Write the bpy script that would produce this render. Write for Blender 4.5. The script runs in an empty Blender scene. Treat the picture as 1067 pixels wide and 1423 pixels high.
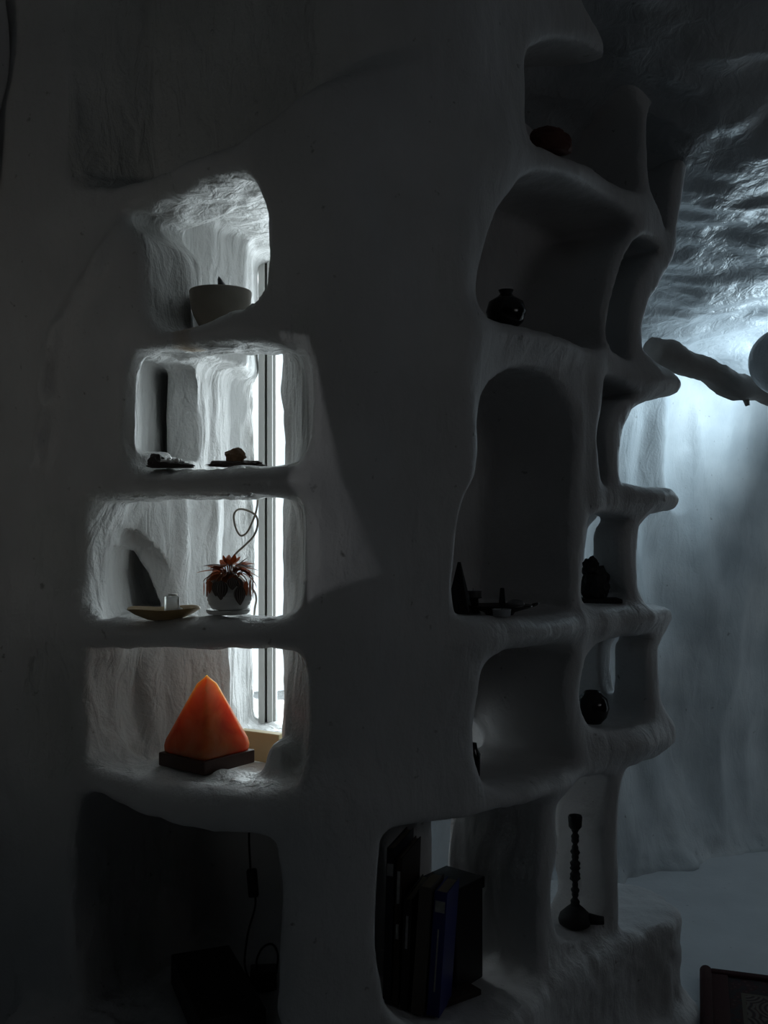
import bpy, bmesh, math, random
import numpy as np
from mathutils import Vector, Matrix, Euler

# ---------------------------------------------------------------- camera, sky, daylight, exposure
SC = bpy.context.scene
C = SC.collection
F, CX, CY, EYE = 1400.0, 533.5, 711.5, 1.25
cam_d = bpy.data.cameras.new('camera')
cam_d.sensor_fit = 'VERTICAL'; cam_d.sensor_height = 36.0; cam_d.lens = 36.0*F/1423.0
cam_d.clip_start = 0.05
cam = bpy.data.objects.new('camera', cam_d); C.objects.link(cam)
cam.location = (0, 0, EYE); cam.rotation_euler = (math.pi/2, 0, 0)
SC.camera = cam

W = bpy.data.worlds.new('overcast_sky'); SC.world = W; W.use_nodes = True
bg = W.node_tree.nodes['Background']
bg.inputs[0].default_value = (0.86, 0.95, 1.0, 1); bg.inputs[1].default_value = 1.35
SC.view_settings.view_transform = 'Standard'; SC.view_settings.look = 'None'
SC.view_settings.exposure = 0.0; SC.view_settings.gamma = 1.0
SC.view_settings.use_curve_mapping = False

def area(name, loc, target, sx, sy, power, col, portal=False, spread=180):
    l = bpy.data.lights.new(name, 'AREA'); l.shape = 'RECTANGLE'; l.size = sx; l.size_y = sy
    l.energy = power; l.color = col; l.spread = math.radians(spread)
    if portal: l.cycles.is_portal = True
    o = bpy.data.objects.new(name, l); C.objects.link(o); o.location = loc
    o.rotation_euler = (Vector(target)-Vector(loc)).to_track_quat('-Z', 'Y').to_euler()
    return o
# daylight at the three windows of the place
area('daylight_alcove_window', (-0.20, 2.80, 1.28), (-0.42, 2.15, 1.24), 0.30, 1.15, 7.5, (0.90, 0.98, 1.0))
area('daylight_cave_window', (1.46, 3.37, 1.62), (0.95, 3.45, 1.84), 0.30, 0.30, 4.1, (0.66, 0.87, 1.0))
area('daylight_left_window', (-1.78, 0.45, 1.05), (-0.85, 2.13, 1.72), 0.5, 0.14, 0.21, (1.0, 0.97, 0.86), spread=75)
area('daylight_right_window', (2.2, 0.5, 1.75), (0.3, 2.1, 1.2), 0.8, 0.3, 0.50, (1.0, 0.97, 0.98))
SUN = Vector((-2.6, -0.9, 2.0))     # low daylight reaching the pier through a narrow opening in the left wall
_l = bpy.data.lights.new('daylight_slit', 'POINT'); _l.energy = 22.0; _l.color = (0.92, 0.96, 1.0); _l.shadow_soft_size = 0.002
_o = bpy.data.objects.new('daylight_slit', _l); C.objects.link(_o); _o.location = SUN

# ---------------------------------------------------------------- helpers
def PX(px, y, Y): return Vector(((px-CX)/F*Y, Y, EYE-(y-CY)/F*Y))
def X_(px, Y): return (px-CX)/F*Y

def tag(o, label=None, cat=None, group=None, kind=None):
    if label: o['label'] = label
    if cat: o['category'] = cat
    if group: o['group'] = group
    if kind: o['kind'] = kind
    return o
def empty(name, loc, rz=0):
    o = bpy.data.objects.new(name, None); C.objects.link(o); o.location = loc; o.rotation_euler = (0, 0, rz)
    o.empty_display_size = 0.03
    return o
def link(name, me, mat, parent=None, smooth=True):
    o = bpy.data.objects.new(name, me); C.objects.link(o)
    if mat and not me.materials: me.materials.append(mat)
    if parent: o.parent = parent
    if smooth: me.polygons.foreach_set('use_smooth', [True]*len(me.polygons))
    return o
def bm_obj(name, bm, mat, parent=None, smooth=True):
    me = bpy.data.meshes.new(name); bm.normal_update(); bm.to_mesh(me); bm.free()
    return link(name, me, mat, parent, smooth)
def add_box(bm, c, s, rot=None, bev=0.0):
    r = bmesh.ops.create_cube(bm, size=1.0)
    vs = r['verts']
    M = Matrix.Translation(c) @ (rot.to_4x4() if rot else Matrix.Identity(4)) @ Matrix.Diagonal((*s, 1))
    bmesh.ops.transform(bm, matrix=M, verts=vs)
    if bev > 0:
        es = list({e for v in vs for e in v.link_edges})
        bmesh.ops.bevel(bm, geom=es, offset=bev, segments=2, profile=0.5, affect='EDGES')
def lathe(bm, prof, seg=32, c=(0, 0, 0), ribs=None):
    rings = []
    for (r, z) in prof:
        ring = []
        for k in range(seg):
            a = 2*math.pi*k/seg
            rr = r*(1 + (ribs(a, z) if ribs else 0))
            ring.append(bm.verts.new((c[0]+rr*math.cos(a), c[1]+rr*math.sin(a), c[2]+z)))
        rings.append(ring)
    for a, b in zip(rings, rings[1:]):
        for k in range(seg):
            bm.faces.new((a[k], a[(k+1) % seg], b[(k+1) % seg], b[k]))
    if prof[0][0] > 1e-6: bm.faces.new(list(reversed(rings[0])))
    if prof[-1][0] > 1e-6: bm.faces.new(rings[-1])
def catmull(pts, n=8):
    P = [Vector(p) for p in pts]; out = []
    P = [P[0]*2-P[1]] + P + [P[-1]*2-P[-2]]
    for i in range(1, len(P)-2):
        for k in range(n):
            t = k/n; a, b, c, d = P[i-1], P[i], P[i+1], P[i+2]
            out.append(0.5*((2*b)+(c-a)*t+(2*a-5*b+4*c-d)*t*t+(3*b-a-3*c+d)*t**3))
    out.append(P[-2]); return out
def tube(bm, pts, rad, seg=10, caps=True):
    rings = []; up = Vector((0.13, 0.2, 1)).normalized(); n = len(pts)
    for i, p in enumerate(pts):
        t = (pts[min(i+1, n-1)]-pts[max(i-1, 0)]).normalized()
        s = t.cross(up)
        if s.length < 0.05: s = t.cross(Vector((1, 0, 0)))
        s.normalize(); u = s.cross(t)
        r = rad(i/(n-1)) if callable(rad) else rad
        rings.append([bm.verts.new(p+(s*math.cos(2*math.pi*k/seg)+u*math.sin(2*math.pi*k/seg))*r) for k in range(seg)])
    for a, b in zip(rings, rings[1:]):
        for k in range(seg): bm.faces.new((a[k], a[(k+1) % seg], b[(k+1) % seg], b[k]))
    if caps: bm.faces.new(list(reversed(rings[0]))); bm.faces.new(rings[-1])

# lattice noise on arrays (value noise, several octaves)
_rng = np.random.RandomState(7)
_L = _rng.rand(32, 32, 32).astype(np.float32)*2-1
def vnoise(x, y, z):
    xi = np.floor(x).astype(np.int32); yi = np.floor(y).astype(np.int32); zi = np.floor(z).astype(np.int32)
    fx = x-xi; fy = y-yi; fz = z-zi
    fx = fx*fx*(3-2*fx); fy = fy*fy*(3-2*fy); fz = fz*fz*(3-2*fz)
    r = 0
    for a in (0, 1):
        for b in (0, 1):
            for c in (0, 1):
                w = (fx if a else 1-fx)*(fy if b else 1-fy)*(fz if c else 1-fz)
                r = r + w*_L[(xi+a) & 31, (yi+b) & 31, (zi+c) & 31]
    return r
def fbm(x, y, z, f, o=3, g=0.5):
    r = 0; a = 1
    for i in range(o):
        r = r + a*vnoise(x*f+i*5.3, y*f+i*2.1, z*f+i*9.7); f *= 2.03; a *= g
    return r

# ---------------------------------------------------------------- materials
def mat_new(name):
    m = bpy.data.materials.new(name); m.use_nodes = True
    nt = m.node_tree; return m, nt, nt.nodes['Principled BSDF']
def plain(name, col, rough=0.6, metal=0.0, bump=0.0, bscale=80, var=0.0, **kw):
    m, nt, b = mat_new(name)
    b.inputs['Base Color'].default_value = (*col, 1); b.inputs['Roughness'].default_value = rough
    b.inputs['Metallic'].default_value = metal
    for k, v in kw.items(): b.inputs[k].default_value = v
    tc = nt.nodes.new('ShaderNodeTexCoord')
    nz = nt.nodes.new('ShaderNodeTexNoise'); nz.inputs['Scale'].default_value = bscale; nz.inputs['Detail'].default_value = 6
    nt.links.new(tc.outputs['Object'], nz.inputs['Vector'])
    if bump:
        bp = nt.nodes.new('ShaderNodeBump'); bp.inputs['Strength'].default_value = bump; bp.inputs['Distance'].default_value = 0.002
        nt.links.new(nz.outputs['Fac'], bp.inputs['Height']); nt.links.new(bp.outputs[0], b.inputs['Normal'])
    if var:
        n2 = nt.nodes.new('ShaderNodeTexNoise'); n2.inputs['Scale'].default_value = bscale*0.25; n2.inputs['Detail'].default_value = 4
        nt.links.new(tc.outputs['Object'], n2.inputs['Vector'])
        mx = nt.nodes.new('ShaderNodeMix'); mx.data_type = 'RGBA'
        mx.inputs[6].default_value = (*[c*(1-var) for c in col], 1); mx.inputs[7].default_value = (*[min(1, c*(1+var)) for c in col], 1)
        nt.links.new(n2.outputs['Fac'], mx.inputs[0]); nt.links.new(mx.outputs[2], b.inputs['Base Color'])
    return m
def plaster(name, c1, c2, rough=0.62, fine=0.6, mid=0.8, stain=None):
    m, nt, b = mat_new(name)
    N = nt.nodes; Lk = nt.links.new
    tc = N.new('ShaderNodeTexCoord')
    b.inputs['Roughness'].default_value = rough
    n1 = N.new('ShaderNodeTexNoise'); n1.inputs['Scale'].default_value = 5; n1.inputs['Detail'].default_value = 8
    Lk(tc.outputs['Object'], n1.inputs['Vector'])
    r1 = N.new('ShaderNodeValToRGB'); r1.color_ramp.elements[0].position = 0.35; r1.color_ramp.elements[1].position = 0.68
    r1.color_ramp.elements[0].color = (*c1, 1); r1.color_ramp.elements[1].color = (*c2, 1)
    Lk(n1.outputs['Fac'], r1.inputs[0])
    # small dark pits
    v = N.new('ShaderNodeTexNoise'); v.inputs['Scale'].default_value = 42; v.inputs['Detail'].default_value = 3
    Lk(tc.outputs['Object'], v.inputs['Vector'])
    rp = N.new('ShaderNodeValToRGB'); rp.color_ramp.elements[0].position = 0.20; rp.color_ramp.elements[1].position = 0.30
    rp.color_ramp.elements[0].color = (0.35, 0.34, 0.32, 1); rp.color_ramp.elements[1].color = (1, 1, 1, 1)
    Lk(v.outputs['Fac'], rp.inputs[0])
    mx = N.new('ShaderNodeMix'); mx.data_type = 'RGBA'; mx.blend_type = 'MULTIPLY'; mx.inputs[0].default_value = 1
    Lk(r1.outputs[0], mx.inputs[6]); Lk(rp.outputs[0], mx.inputs[7])
    out = mx.outputs[2]
    if stain:   # a rust-coloured patch in the plaster (its own place, radius, colour)
        for (loc, rad, col) in stain:
            vm = N.new('ShaderNodeVectorMath'); vm.operation = 'DISTANCE'; vm.inputs[1].default_value = loc
            Lk(tc.outputs['Object'], vm.inputs[0])
            ad = N.new('ShaderNodeMath'); ad.operation = 'MULTIPLY_ADD'; ad.inputs[1].default_value = 0.06; Lk(n1.outputs['Fac'], ad.inputs[0]); Lk(vm.outputs['Value'], ad.inputs[2])
            mr = N.new('ShaderNodeMapRange'); mr.inputs[1].default_value = rad*0.5+0.03; mr.inputs[2].default_value = rad+0.03
            mr.inputs[3].default_value = 0.75; mr.inputs[4].default_value = 0
            Lk(ad.outputs[0], mr.inputs[0])
            m2 = N.new('ShaderNodeMix'); m2.data_type = 'RGBA'; Lk(mr.outputs[0], m2.inputs[0]); Lk(out, m2.inputs[6]); m2.inputs[7].default_value = (*col, 1)
            out = m2.outputs[2]
    Lk(out, b.inputs['Base Color'])
    # relief: trowel marks stretched upright, lumps and grain
    mp = N.new('ShaderNodeMapping'); mp.inputs['Scale'].default_value = (1, 1, 0.35); Lk(tc.outputs['Object'], mp.inputs[0])
    h1 = N.new('ShaderNodeTexNoise'); h1.inputs['Scale'].default_value = 26; h1.inputs['Detail'].default_value = 7; h1.inputs['Distortion'].default_value = 0.8
    Lk(mp.outputs[0], h1.inputs['Vector'])
    h2 = N.new('ShaderNodeTexNoise'); h2.inputs['Scale'].default_value = 130; h2.inputs['Detail'].default_value = 4
    Lk(tc.outputs['Object'], h2.inputs['Vector'])
    b1 = N.new('ShaderNodeBump'); b1.inputs['Strength'].default_value = mid; b1.inputs['Distance'].default_value = 0.012
    Lk(h1.outputs['Fac'], b1.inputs['Height'])
    b2 = N.new('ShaderNodeBump'); b2.inputs['Strength'].default_value = fine; b2.inputs['Distance'].default_value = 0.0025
    Lk(h2.outputs['Fac'], b2.inputs['Height']); Lk(b1.outputs[0], b2.inputs['Normal']); Lk(b2.outputs[0], b.inputs['Normal'])
    return m
M = {}
M['shelf'] = plaster('white_shelf_plaster', (0.62, 0.61, 0.61), (0.72, 0.71, 0.71), 0.50, 0.5, 0.36,
                     stain=[(PX(268, 472, 1.93), 0.045, (0.42, 0.27, 0.12))])
M['cave'] = plaster('rough_cave_plaster', (0.50, 0.53, 0.55), (0.68, 0.70, 0.71), 0.55, 0.35, 0.35)
M['alcove'] = plaster('rough_niche_plaster', (0.60, 0.60, 0.59), (0.72, 0.72, 0.71), 0.5, 0.8, 1.0,
                      stain=[(PX(268, 472, 1.93), 0.045, (0.42, 0.27, 0.12))])
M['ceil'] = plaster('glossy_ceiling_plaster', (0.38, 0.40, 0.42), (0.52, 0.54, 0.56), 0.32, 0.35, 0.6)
M['floor'] = plaster('smooth_floor_screed', (0.60, 0.62, 0.64), (0.68, 0.70, 0.72), 0.45, 0.25, 0.12)
M['black'] = plain('matt_black', (0.006, 0.006, 0.007), 0.55, bump=0.2)
M['gloss_black'] = plain('gloss_black', (0.012, 0.010, 0.010), 0.16)
M['alu'] = plain('grey_aluminium', (0.50, 0.50, 0.48), 0.5, 0.0)
M['alu2'] = plain('dark_gasket', (0.30, 0.30, 0.29), 0.6)

# ---------------------------------------------------------------- plaster shelving wall (signed distance field -> surface nets)
H = 0.0085
x0, x1, y0, y1, z0, z1 = -1.30, 1.02, 1.60, 3.02, -0.03, 2.60
gx = np.arange(x0, x1, H, dtype=np.float32); gy = np.arange(y0, y1, H, dtype=np.float32); gz = np.arange(z0, z1, H, dtype=np.float32)
# plan of the front face: (pixel column, distance)
plan_px = [(-420, 2.50), (-150, 2.28), (0, 2.12), (110, 2.02), (250, 1.89), (380, 1.81), (460, 1.795), (540, 1.83), (640, 1.93), (700, 2.03), (800, 2.235), (870, 2.385), (935, 2.53)]
pp = [(X_(p, Y), Y) for p, Y in plan_px]
dx, dy = pp[-1][0]-pp[-2][0], pp[-1][1]-pp[-2][1]; dl = math.hypot(dx, dy); pp.append((pp[-1][0]+dx/dl*0.8, pp[-1][1]+dy/dl*0.8))
cv = np.array([(p.x, p.y) for p in catmull([(a, b, 0) for a, b in pp], 10)], dtype=np.float64)
seg = np.diff(cv, axis=0); sl = np.hypot(seg[:, 0], seg[:, 1]); S = np.concatenate([[0], np.cumsum(sl)])
def plan_coords(X, Y):
    best = np.full(X.shape, 1e9); s = np.zeros(X.shape); n = np.zeros(X.shape)
    for i in range(len(seg)):
        ax, ay = cv[i]; ex, ey = seg[i]/sl[i]
        t = np.clip((X-ax)*ex+(Y-ay)*ey, 0, sl[i])
        qx, qy = X-(ax+ex*t), Y-(ay+ey*t); d = np.hypot(qx, qy)
        m = d < best
        sg = np.where(ex*(Y-ay)-ey*(X-ax) > 0, 1.0, -1.0)
        best = np.where(m, d, best); s = np.where(m, S[i]+t, s); n = np.where(m, d*sg, n)
    return s, n
def px_to_s(px, off=0.0):
    k = (px-CX)/F
    for i in range(len(seg)):
        a, b = cv[i], cv[i+1]
        fa, fb = a[0]-k*a[1], b[0]-k*b[1]
        if fa <= 0 <= fb:
            t = fa/(fa-fb); q = a+(b-a)*t; return S[i]+sl[i]*t, q[1]
    return (0.0, cv[0][1]) if (cv[0][0]-k*cv[0][1]) > 0 else (S[-1], cv[-1][1])
def to_sz(poly):
    out = []
    for px, y in poly:
        s, Y = px_to_s(px); out.append((s, EYE-(y-CY)/F*Y))
    return out
def poly_sdf(P, A, B):
    """signed distance to a polygon on coordinate arrays, negative inside"""
    d = np.full(A.shape, 1e9); ins = np.zeros(A.shape, bool); n = len(P)
    for i in range(n):
        ax, ay = P[i]; bx, by = P[(i+1) % n]
        ex, ey = bx-ax, by-ay; wx, wy = A-ax, B-ay
        t = np.clip((wx*ex+wy*ey)/(ex*ex+ey*ey+1e-12), 0, 1)
        d = np.minimum(d, (wx-ex*t)**2+(wy-ey*t)**2)
        c = ((ay > B) != (by > B)) & (A < (bx-ax)*(B-ay)/(by-ay+1e-12)+ax)
        ins ^= c
    d = np.sqrt(d)
    return np.where(ins, -d, d)
def smooth_poly(P, n=5):
    v = [(a, b, 0) for a, b in P]; v = [v[-1]]+v+[v[0], v[1]]
    c = catmull(v, n)[n:-n-1]
    return [(p.x, p.y) for p in c]
def smax(a, b, k):
    h = np.maximum(k-np.abs(a-b), 0)/k
    return np.maximum(a, b)+h*h*k*0.25
def smin(a, b, k): return -smax(-a, -b, k)

# openings, outlined where the plaster edges run
HOLES_L = [
 [(172, 300), (195, 286), (245, 264), (300, 247), (332, 241), (350, 258), (361, 292), (363, 340), (359, 385), (342, 412), (300, 434), (238, 452), (212, 444), (203, 400), (198, 340)],
 [(176, 500), (200, 486), (300, 480), (380, 480), (412, 490), (422, 520), (423, 590), (413, 625), (393, 642), (300, 647), (205, 651), (176, 640), (172, 570)],
 [(116, 708), (135, 696), (250, 693), (385, 693), (410, 706), (416, 760), (413, 820), (393, 853), (300, 860), (180, 859), (120, 850), (106, 780)],
 [(112, 920), (130, 903), (300, 905), (390, 909), (411, 925), (416, 980), (414, 1075), (395, 1092), (300, 1092), (200, 1080), (120, 1062), (100, 990)],
]
HOLES_R1 = [
 [(742, 62), (733, 120), (734, 190), (755, 206), (820, 233), (885, 264), (892, 225), (895, 150), (874, 95), (820, 55)],
 [(745, 243), (706, 272), (683, 315), (670, 370), (669, 428), (692, 446), (760, 464), (834, 484), (838, 440), (848, 385), (864, 342), (882, 306), (830, 268)],
 [(735, 510), (700, 519), (672, 545), (659, 590), (655, 650), (640, 690), (630, 760), (627, 835), (642, 856), (700, 857), (785, 849), (792, 828), (795, 770), (801, 700), (806, 610), (798, 568), (772, 524)],
 [(690, 905), (668, 926), (660, 1000), (664, 1060), (690, 1092), (780, 1068), (797, 1050), (789, 1000), (786, 950), (791, 900), (740, 898)],
 [(545, 1156), (532, 1200), (525, 1290), (532, 1360), (552, 1412), (620, 1440), (700, 1418), (740, 1378), (752, 1335), (750, 1230), (752, 1115), (700, 1120), (640, 1140)],
]
HOLES_R2 = [
 [(908, 150), (930, 150), (952, 185), (941, 250), (933, 315), (922, 294), (906, 262), (905, 210)],
 [(892, 328), (866, 362), (850, 420), (847, 476), (858, 490), (878, 496), (878, 450), (884, 400), (902, 365), (918, 345)],
 [(846, 522), (836, 560), (832, 615), (840, 668), (851, 666), (850, 610), (856, 575), (868, 556), (885, 548)],
 [(826, 716), (813, 760), (809, 805), (814, 838), (868, 836), (868, 800), (868, 745), (876, 718)],
 [(838, 890), (816, 908), (806, 935), (804, 970), (812, 1000), (832, 1014), (885, 1003), (897, 990), (896, 950), (896, 905), (900, 884)],
 [(778, 1098), (774, 1180), (768, 1240), (782, 1300), (820, 1300), (844, 1262), (842, 1215), (841, 1160), (845, 1078)],
]
OUTLINE = [(-600, -200), (1000, -200), (1003, 60), (985, 130), (970, 185), (958, 250), (947, 318), (947, 345), (928, 382), (903, 420), (894, 450), (894, 482), (912, 502), (936, 521), (943, 536), (935, 548), (905, 558), (884, 570), (873, 592), (866, 630),
           (866, 668), (900, 676), (928, 678), (939, 692), (935, 708), (905, 716), (891, 735), (885, 770), (885, 812), (893, 838), (930, 843), (939, 858), (931, 880), (916, 902), (913, 935), (917, 972), (931, 1000), (935, 1030), (905, 1056), (868, 1068), (862, 1100), (858, 1160), (860, 1300), (850, 1650), (-600, 1650)]
HOLE_CORD = [(110, 1112), (200, 1132), (300, 1155), (376, 1163), (384, 1210), (385, 1300), (380, 1400), (360, 1450), (140, 1450), (100, 1300)]

XX, YY = np.meshgrid(gx.astype(np.float64), gy.astype(np.float64), indexing='ij')
s_xy, n_xy = plan_coords(XX, YY)
ds = 0.006
sg = np.arange(0, S[-1]+ds, ds); SG, ZG = np.meshgrid(sg, gz.astype(np.float64), indexing='ij')
def raster(polys, smooth=True):
    m = np.full(SG.shape, 1e9)
    for p in polys:
        q = to_sz(p)
        m = np.minimum(m, poly_sdf(smooth_poly(q) if smooth else q, SG, ZG))
    return m.astype(np.float32)
def lookup(mapp):
    f = np.clip(s_xy/ds, 0, len(sg)-2); i = f.astype(np.int32); t = (f-i).astype(np.float32)[..., None]
    return mapp[i]*(1-t)+mapp[i+1]*t
# raised and hollow places of the front face (metres towards the viewer), in wall coordinates
def blob(px, y, rx, ry, h):
    s, Y = px_to_s(px); z = EYE-(y-CY)/F*Y; sx = rx/F*Y; sz = ry/F*Y
    if px > 640: sx *= 1.35
    return h*np.exp(-((SG-s)/sx)**2-((ZG-z)/sz)**2)
off = 0.014*fbm(SG, ZG, ZG*0, 3.0, 3)
off += blob(260, 1120, 260, 55, 0.035)+blob(420, 1120, 120, 60, 0.02)           # belly under the lowest left niche
off += blob(560, 620, 60, 500, -0.015)+blob(450, 250, 60, 120, 0.02)
for p in ((300, 670), (300, 882)): off += blob(p[0], p[1], 190, 26, 0.022)       # shelf noses on the left
for (px, y, rx, ry, h) in ((760, 235, 90, 30, .02), (760, 470, 90, 22, .03), (905, 530, 50, 22, .03), (900, 692, 50, 20, .035), (740, 875, 120, 20, .03), (890, 858, 60, 18, .03), (740, 1100, 90, 22, .035), (880, 1030, 60, 24, .035),
                           (640, 560, 30, 240, .02), (830, 600, 14, 230, .01), (690, 210, 40, 60, .02), (660, 470, 30, 40, .02)):
    off += blob(px, y, rx, ry, h)
# ledge: above the slanting line over the top left niche the wall steps back
def line_step(pts, depth, width, side=1):
    q = to_sz(pts); ss = [a for a, b in q]; zz = [b for a, b in q]
    zl = np.interp(SG, ss, zz); t = np.clip((ZG-zl)/width, -1, 1)
    return -depth*(0.5+0.5*np.sin(t*math.pi/2))
e_in = np.clip((SG-px_to_s(90)[0])/0.12, 0, 1)*np.clip((px_to_s(600)[0]-SG)/0.25, 0, 1)
off += line_step([(-200, 250), (160, 243), (330, 186), (420, 120), (640, 60), (1100, 0)], 0.11, 0.03)*e_in
# rough ridge running down from the left corner of the top niche
rq = to_sz([(172, 296), (150, 360), (110, 420), (72, 480), (62, 560), (50, 640)])
rd = np.full(SG.shape, 1e9)
for (a, b), (c, d) in zip(rq, rq[1:]):
    t = np.clip(((SG-a)*(c-a)+(ZG-b)*(d-b))/((c-a)**2+(d-b)**2), 0, 1); rd = np.minimum(rd, np.hypot(SG-a-(c-a)*t, ZG-b-(d-b)*t))
off += 0.022*np.exp(-(rd/0.022)**2)*(1+0.6*fbm(SG, ZG, ZG*0, 30, 2))
# hollow beside the lowest left niche, hollow left edge
off += blob(70, 980, 62, 95, -0.05)+blob(75, 780, 55, 70, -0.03)
off = off.astype(np.float32)

dH_L = raster(HOLES_L); dH_1 = raster(HOLES_R1); dH_2 = raster(HOLES_R2); dOut = raster([OUTLINE], False); dCord = raster([HOLE_CORD])
n3 = n_xy.astype(np.float32)[..., None]; s3 = s_xy.astype(np.float32)[..., None]
X3 = gx[:, None, None]; Y3 = gy[None, :, None]; Z3 = gz[None, None, :]
sA = px_to_s(640)[0]; sEnd = px_to_s(780)[0]
tW = np.clip((s3-sA)/0.10, 0, 1)
Wd = 1.25*(1-tW)+0.34*tW                                     # thickness behind the face: thick on the left, shelf-deep on the right
f = smax(-(n3+lookup(off)), n3-Wd, 0.05).astype(np.float32)   # solid slab
f = np.broadcast_to(f, (len(gx), len(gy), len(gz))).copy()
f = smax(f, lookup(dOut), 0.022)
def carve(f, hole, k=0.03): return smax(f, -hole, k)
depthL = 0.15
f = carve(f, smax(lookup(dH_L), n3-(depthL+0.03), 0.01), 0.045)
f = carve(f, smax(lookup(dH_1), n3-0.262, 0.04), 0.024)
f = carve(f, smax(lookup(dCord), n3-0.42, 0.04), 0.03)
f = carve(f, lookup(dH_2), 0.02)
# openings through the dividers near their backs
def ell(px, y, n, rs, rn, rz):
    s, Y = px_to_s(px); z = EYE-(y-CY)/F*Y
    q = (((s3-s)/rs)**4+((n3-n)/rn)**4+((Z3-z)/rz)**4)**0.25
    return ((q-1)*min(rs, rn, rz)).astype(np.float32)
for a in ((884, 775, .118, .09, .028, .125), (905, 915, .112, .09, .019, .10), (858, 1165, .182, .09, .036, .25), (775, 1190, .30, .10, .055, .26)):
    f = carve(f, ell(*a), 0.012)
# light-filled alcove behind the left niches: plan outline per storey
def plan_poly(pts):
    P = [(X_(p, Y), Y) for p, Y in pts]
    return poly_sdf(P, XX, YY).astype(np.float32)[..., None]
tail = [(430, 1.92), (440, 2.25), (475, 2.60), (500, 3.10), (330, 3.10), (348, 2.64)]
A4 = plan_poly([(150, 1.85), (152, 2.12), (200, 2.16), (318, 2.24), (328, 2.30), (345, 2.58)]+tail[:-1]+[(352, 2.64)] if False else [(120, 1.80), (150, 2.12), (200, 2.17), (318, 2.22), (326, 2.32), (350, 2.62), (340, 3.1), (488, 3.1), (484, 2.6), (448, 2.14), (404, 2.03), (432, 1.80)])
A3 = plan_poly([(110, 1.80), (165, 2.10), (190, 2.16), (268, 2.30), (306, 2.36), (311, 2.52), (352, 2.62), (340, 3.1), (488, 3.1), (484, 2.6), (448, 2.14), (404, 2.03), (432, 1.80)])
A2 = plan_poly([(165, 1.80), (212, 2.12), (268, 2.22), (310, 2.42), (354, 2.62), (340, 3.1), (488, 3.1), (484, 2.6), (448, 2.14), (404, 2.03), (432, 1.80)])
A1 = plan_poly([(190, 1.80), (226, 2.12), (290, 2.22), (345, 2.34), (356, 2.62), (340, 3.1), (488, 3.1), (484, 2.6), (448, 2.14), (404, 2.03), (432, 1.80)])
nf = (depthL-0.012)-n3
lump = (0.010*fbm(XX, YY, XX*0, 14, 2)).astype(np.float32)[..., None]
def storey(A, za, zb, front=0.0, k=0.03): return smax(smax(A+lump, np.abs(Z3-(za+zb)/2)-(zb-za)/2, k), nf+front, 0.02)
f = carve(f, storey(A4, 0.715, 1.02), 0.02)
f = carve(f, storey(A3, 0.995, 1.33), 0.02)
f = carve(f, storey(A2, 1.285, 1.585, 0.0), 0.02)
f = carve(f, storey(A1, 1.635, 1.885, 0.05), 0.03)
f = carve(f, storey(A1, 1.50, 1.70, 0.12), 0.02)
# hollows in the alcove wall: tall slit (third row up), slanting hole beside the buttress (second row up)
def hollow(pts_px_y, Yref, ya, yb, k=0.02):
    P = [((px-CX)/F, (CY-y)/F) for px, y in pts_px_y]
    U = (X3/Y3).astype(np.float64); V = ((Z3-EYE)/Y3).astype(np.float64)
    # the outline is swept straight back from its place on the wall
    U = X3.astype(np.float64)/Yref+0*Y3; 
    q = poly_sdf([(a, b) for a, b in P], np.broadcast_to(X3[:, 0, 0][:, None]/Yref, (len(gx), len(gz))).astype(np.float64), np.broadcast_to((Z3[0, 0][None]-EYE)/Yref, (len(gx), len(gz))).astype(np.float64))
    q = (q*Yref).astype(np.float32)[:, None, :]
    return smax(q, np.abs(Y3-(ya+yb)/2)-(yb-ya)/2, k)
W3 = plan_poly([(426, 1.86), (436, 2.16), (392, 2.10), (397, 2.02), (412, 1.93)])
f = smin(f, smax(W3, np.abs(Z3-1.15)-0.43, 0.03), 0.03)
f = carve(f, hollow([(216, 512), (238, 504), (262, 508), (268, 560), (272, 636), (216, 636)], 2.18, 2.0, 2.27), 0.012)
f = carve(f, hollow([(212, 508), (227, 512), (226, 634), (212, 634)], 2.24, 2.0, 2.42, 0.01), 0.006)
f = carve(f, hollow([(172, 738), (196, 752), (225, 795), (242, 845), (240, 862), (178, 862), (166, 800)], 2.15, 2.0, 2.25), 0.012)
f = carve(f, hollow([(170, 760), (180, 766), (196, 800), (214, 850), (174, 850), (166, 800)], 2.20, 2.0, 2.40, 0.01), 0.006)
# bench (low plinth) under the right shelves
bp = [(X_(470, 2.05), 2.05), (X_(520, 1.80), 1.80), (X_(640, 1.90), 1.90), (0.235, 1.96), (0.396, 2.15), (0.60, 2.36), (0.700, 2.44), (0.735, 2.52), (0.715, 2.62), (0.64, 2.70), (0.40, 2.72), (0.0, 2.6), (-0.3, 2.4)]
B2 = (poly_sdf(smooth_poly(bp), XX, YY)+0.012*fbm(XX, YY, XX*0, 6, 2)).astype(np.float32)[..., None]
bench = smax(B2, Z3-0.262, 0.035)
foot = smax(B2-0.055, Z3-0.02, 0.05)
f = smin(f, bench, 0.03); f = smin(f, foot, 0.10)
# floor of the cord recess
P3 = [(-0.75, 1.92), (-0.2, 1.78), (-0.15, 2.5), (-0.75, 2.5)]
rec = smax(poly_sdf(P3, XX, YY).astype(np.float32)[..., None], Z3-0.25, 0.02); f = smin(f, rec, 0.02)
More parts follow.
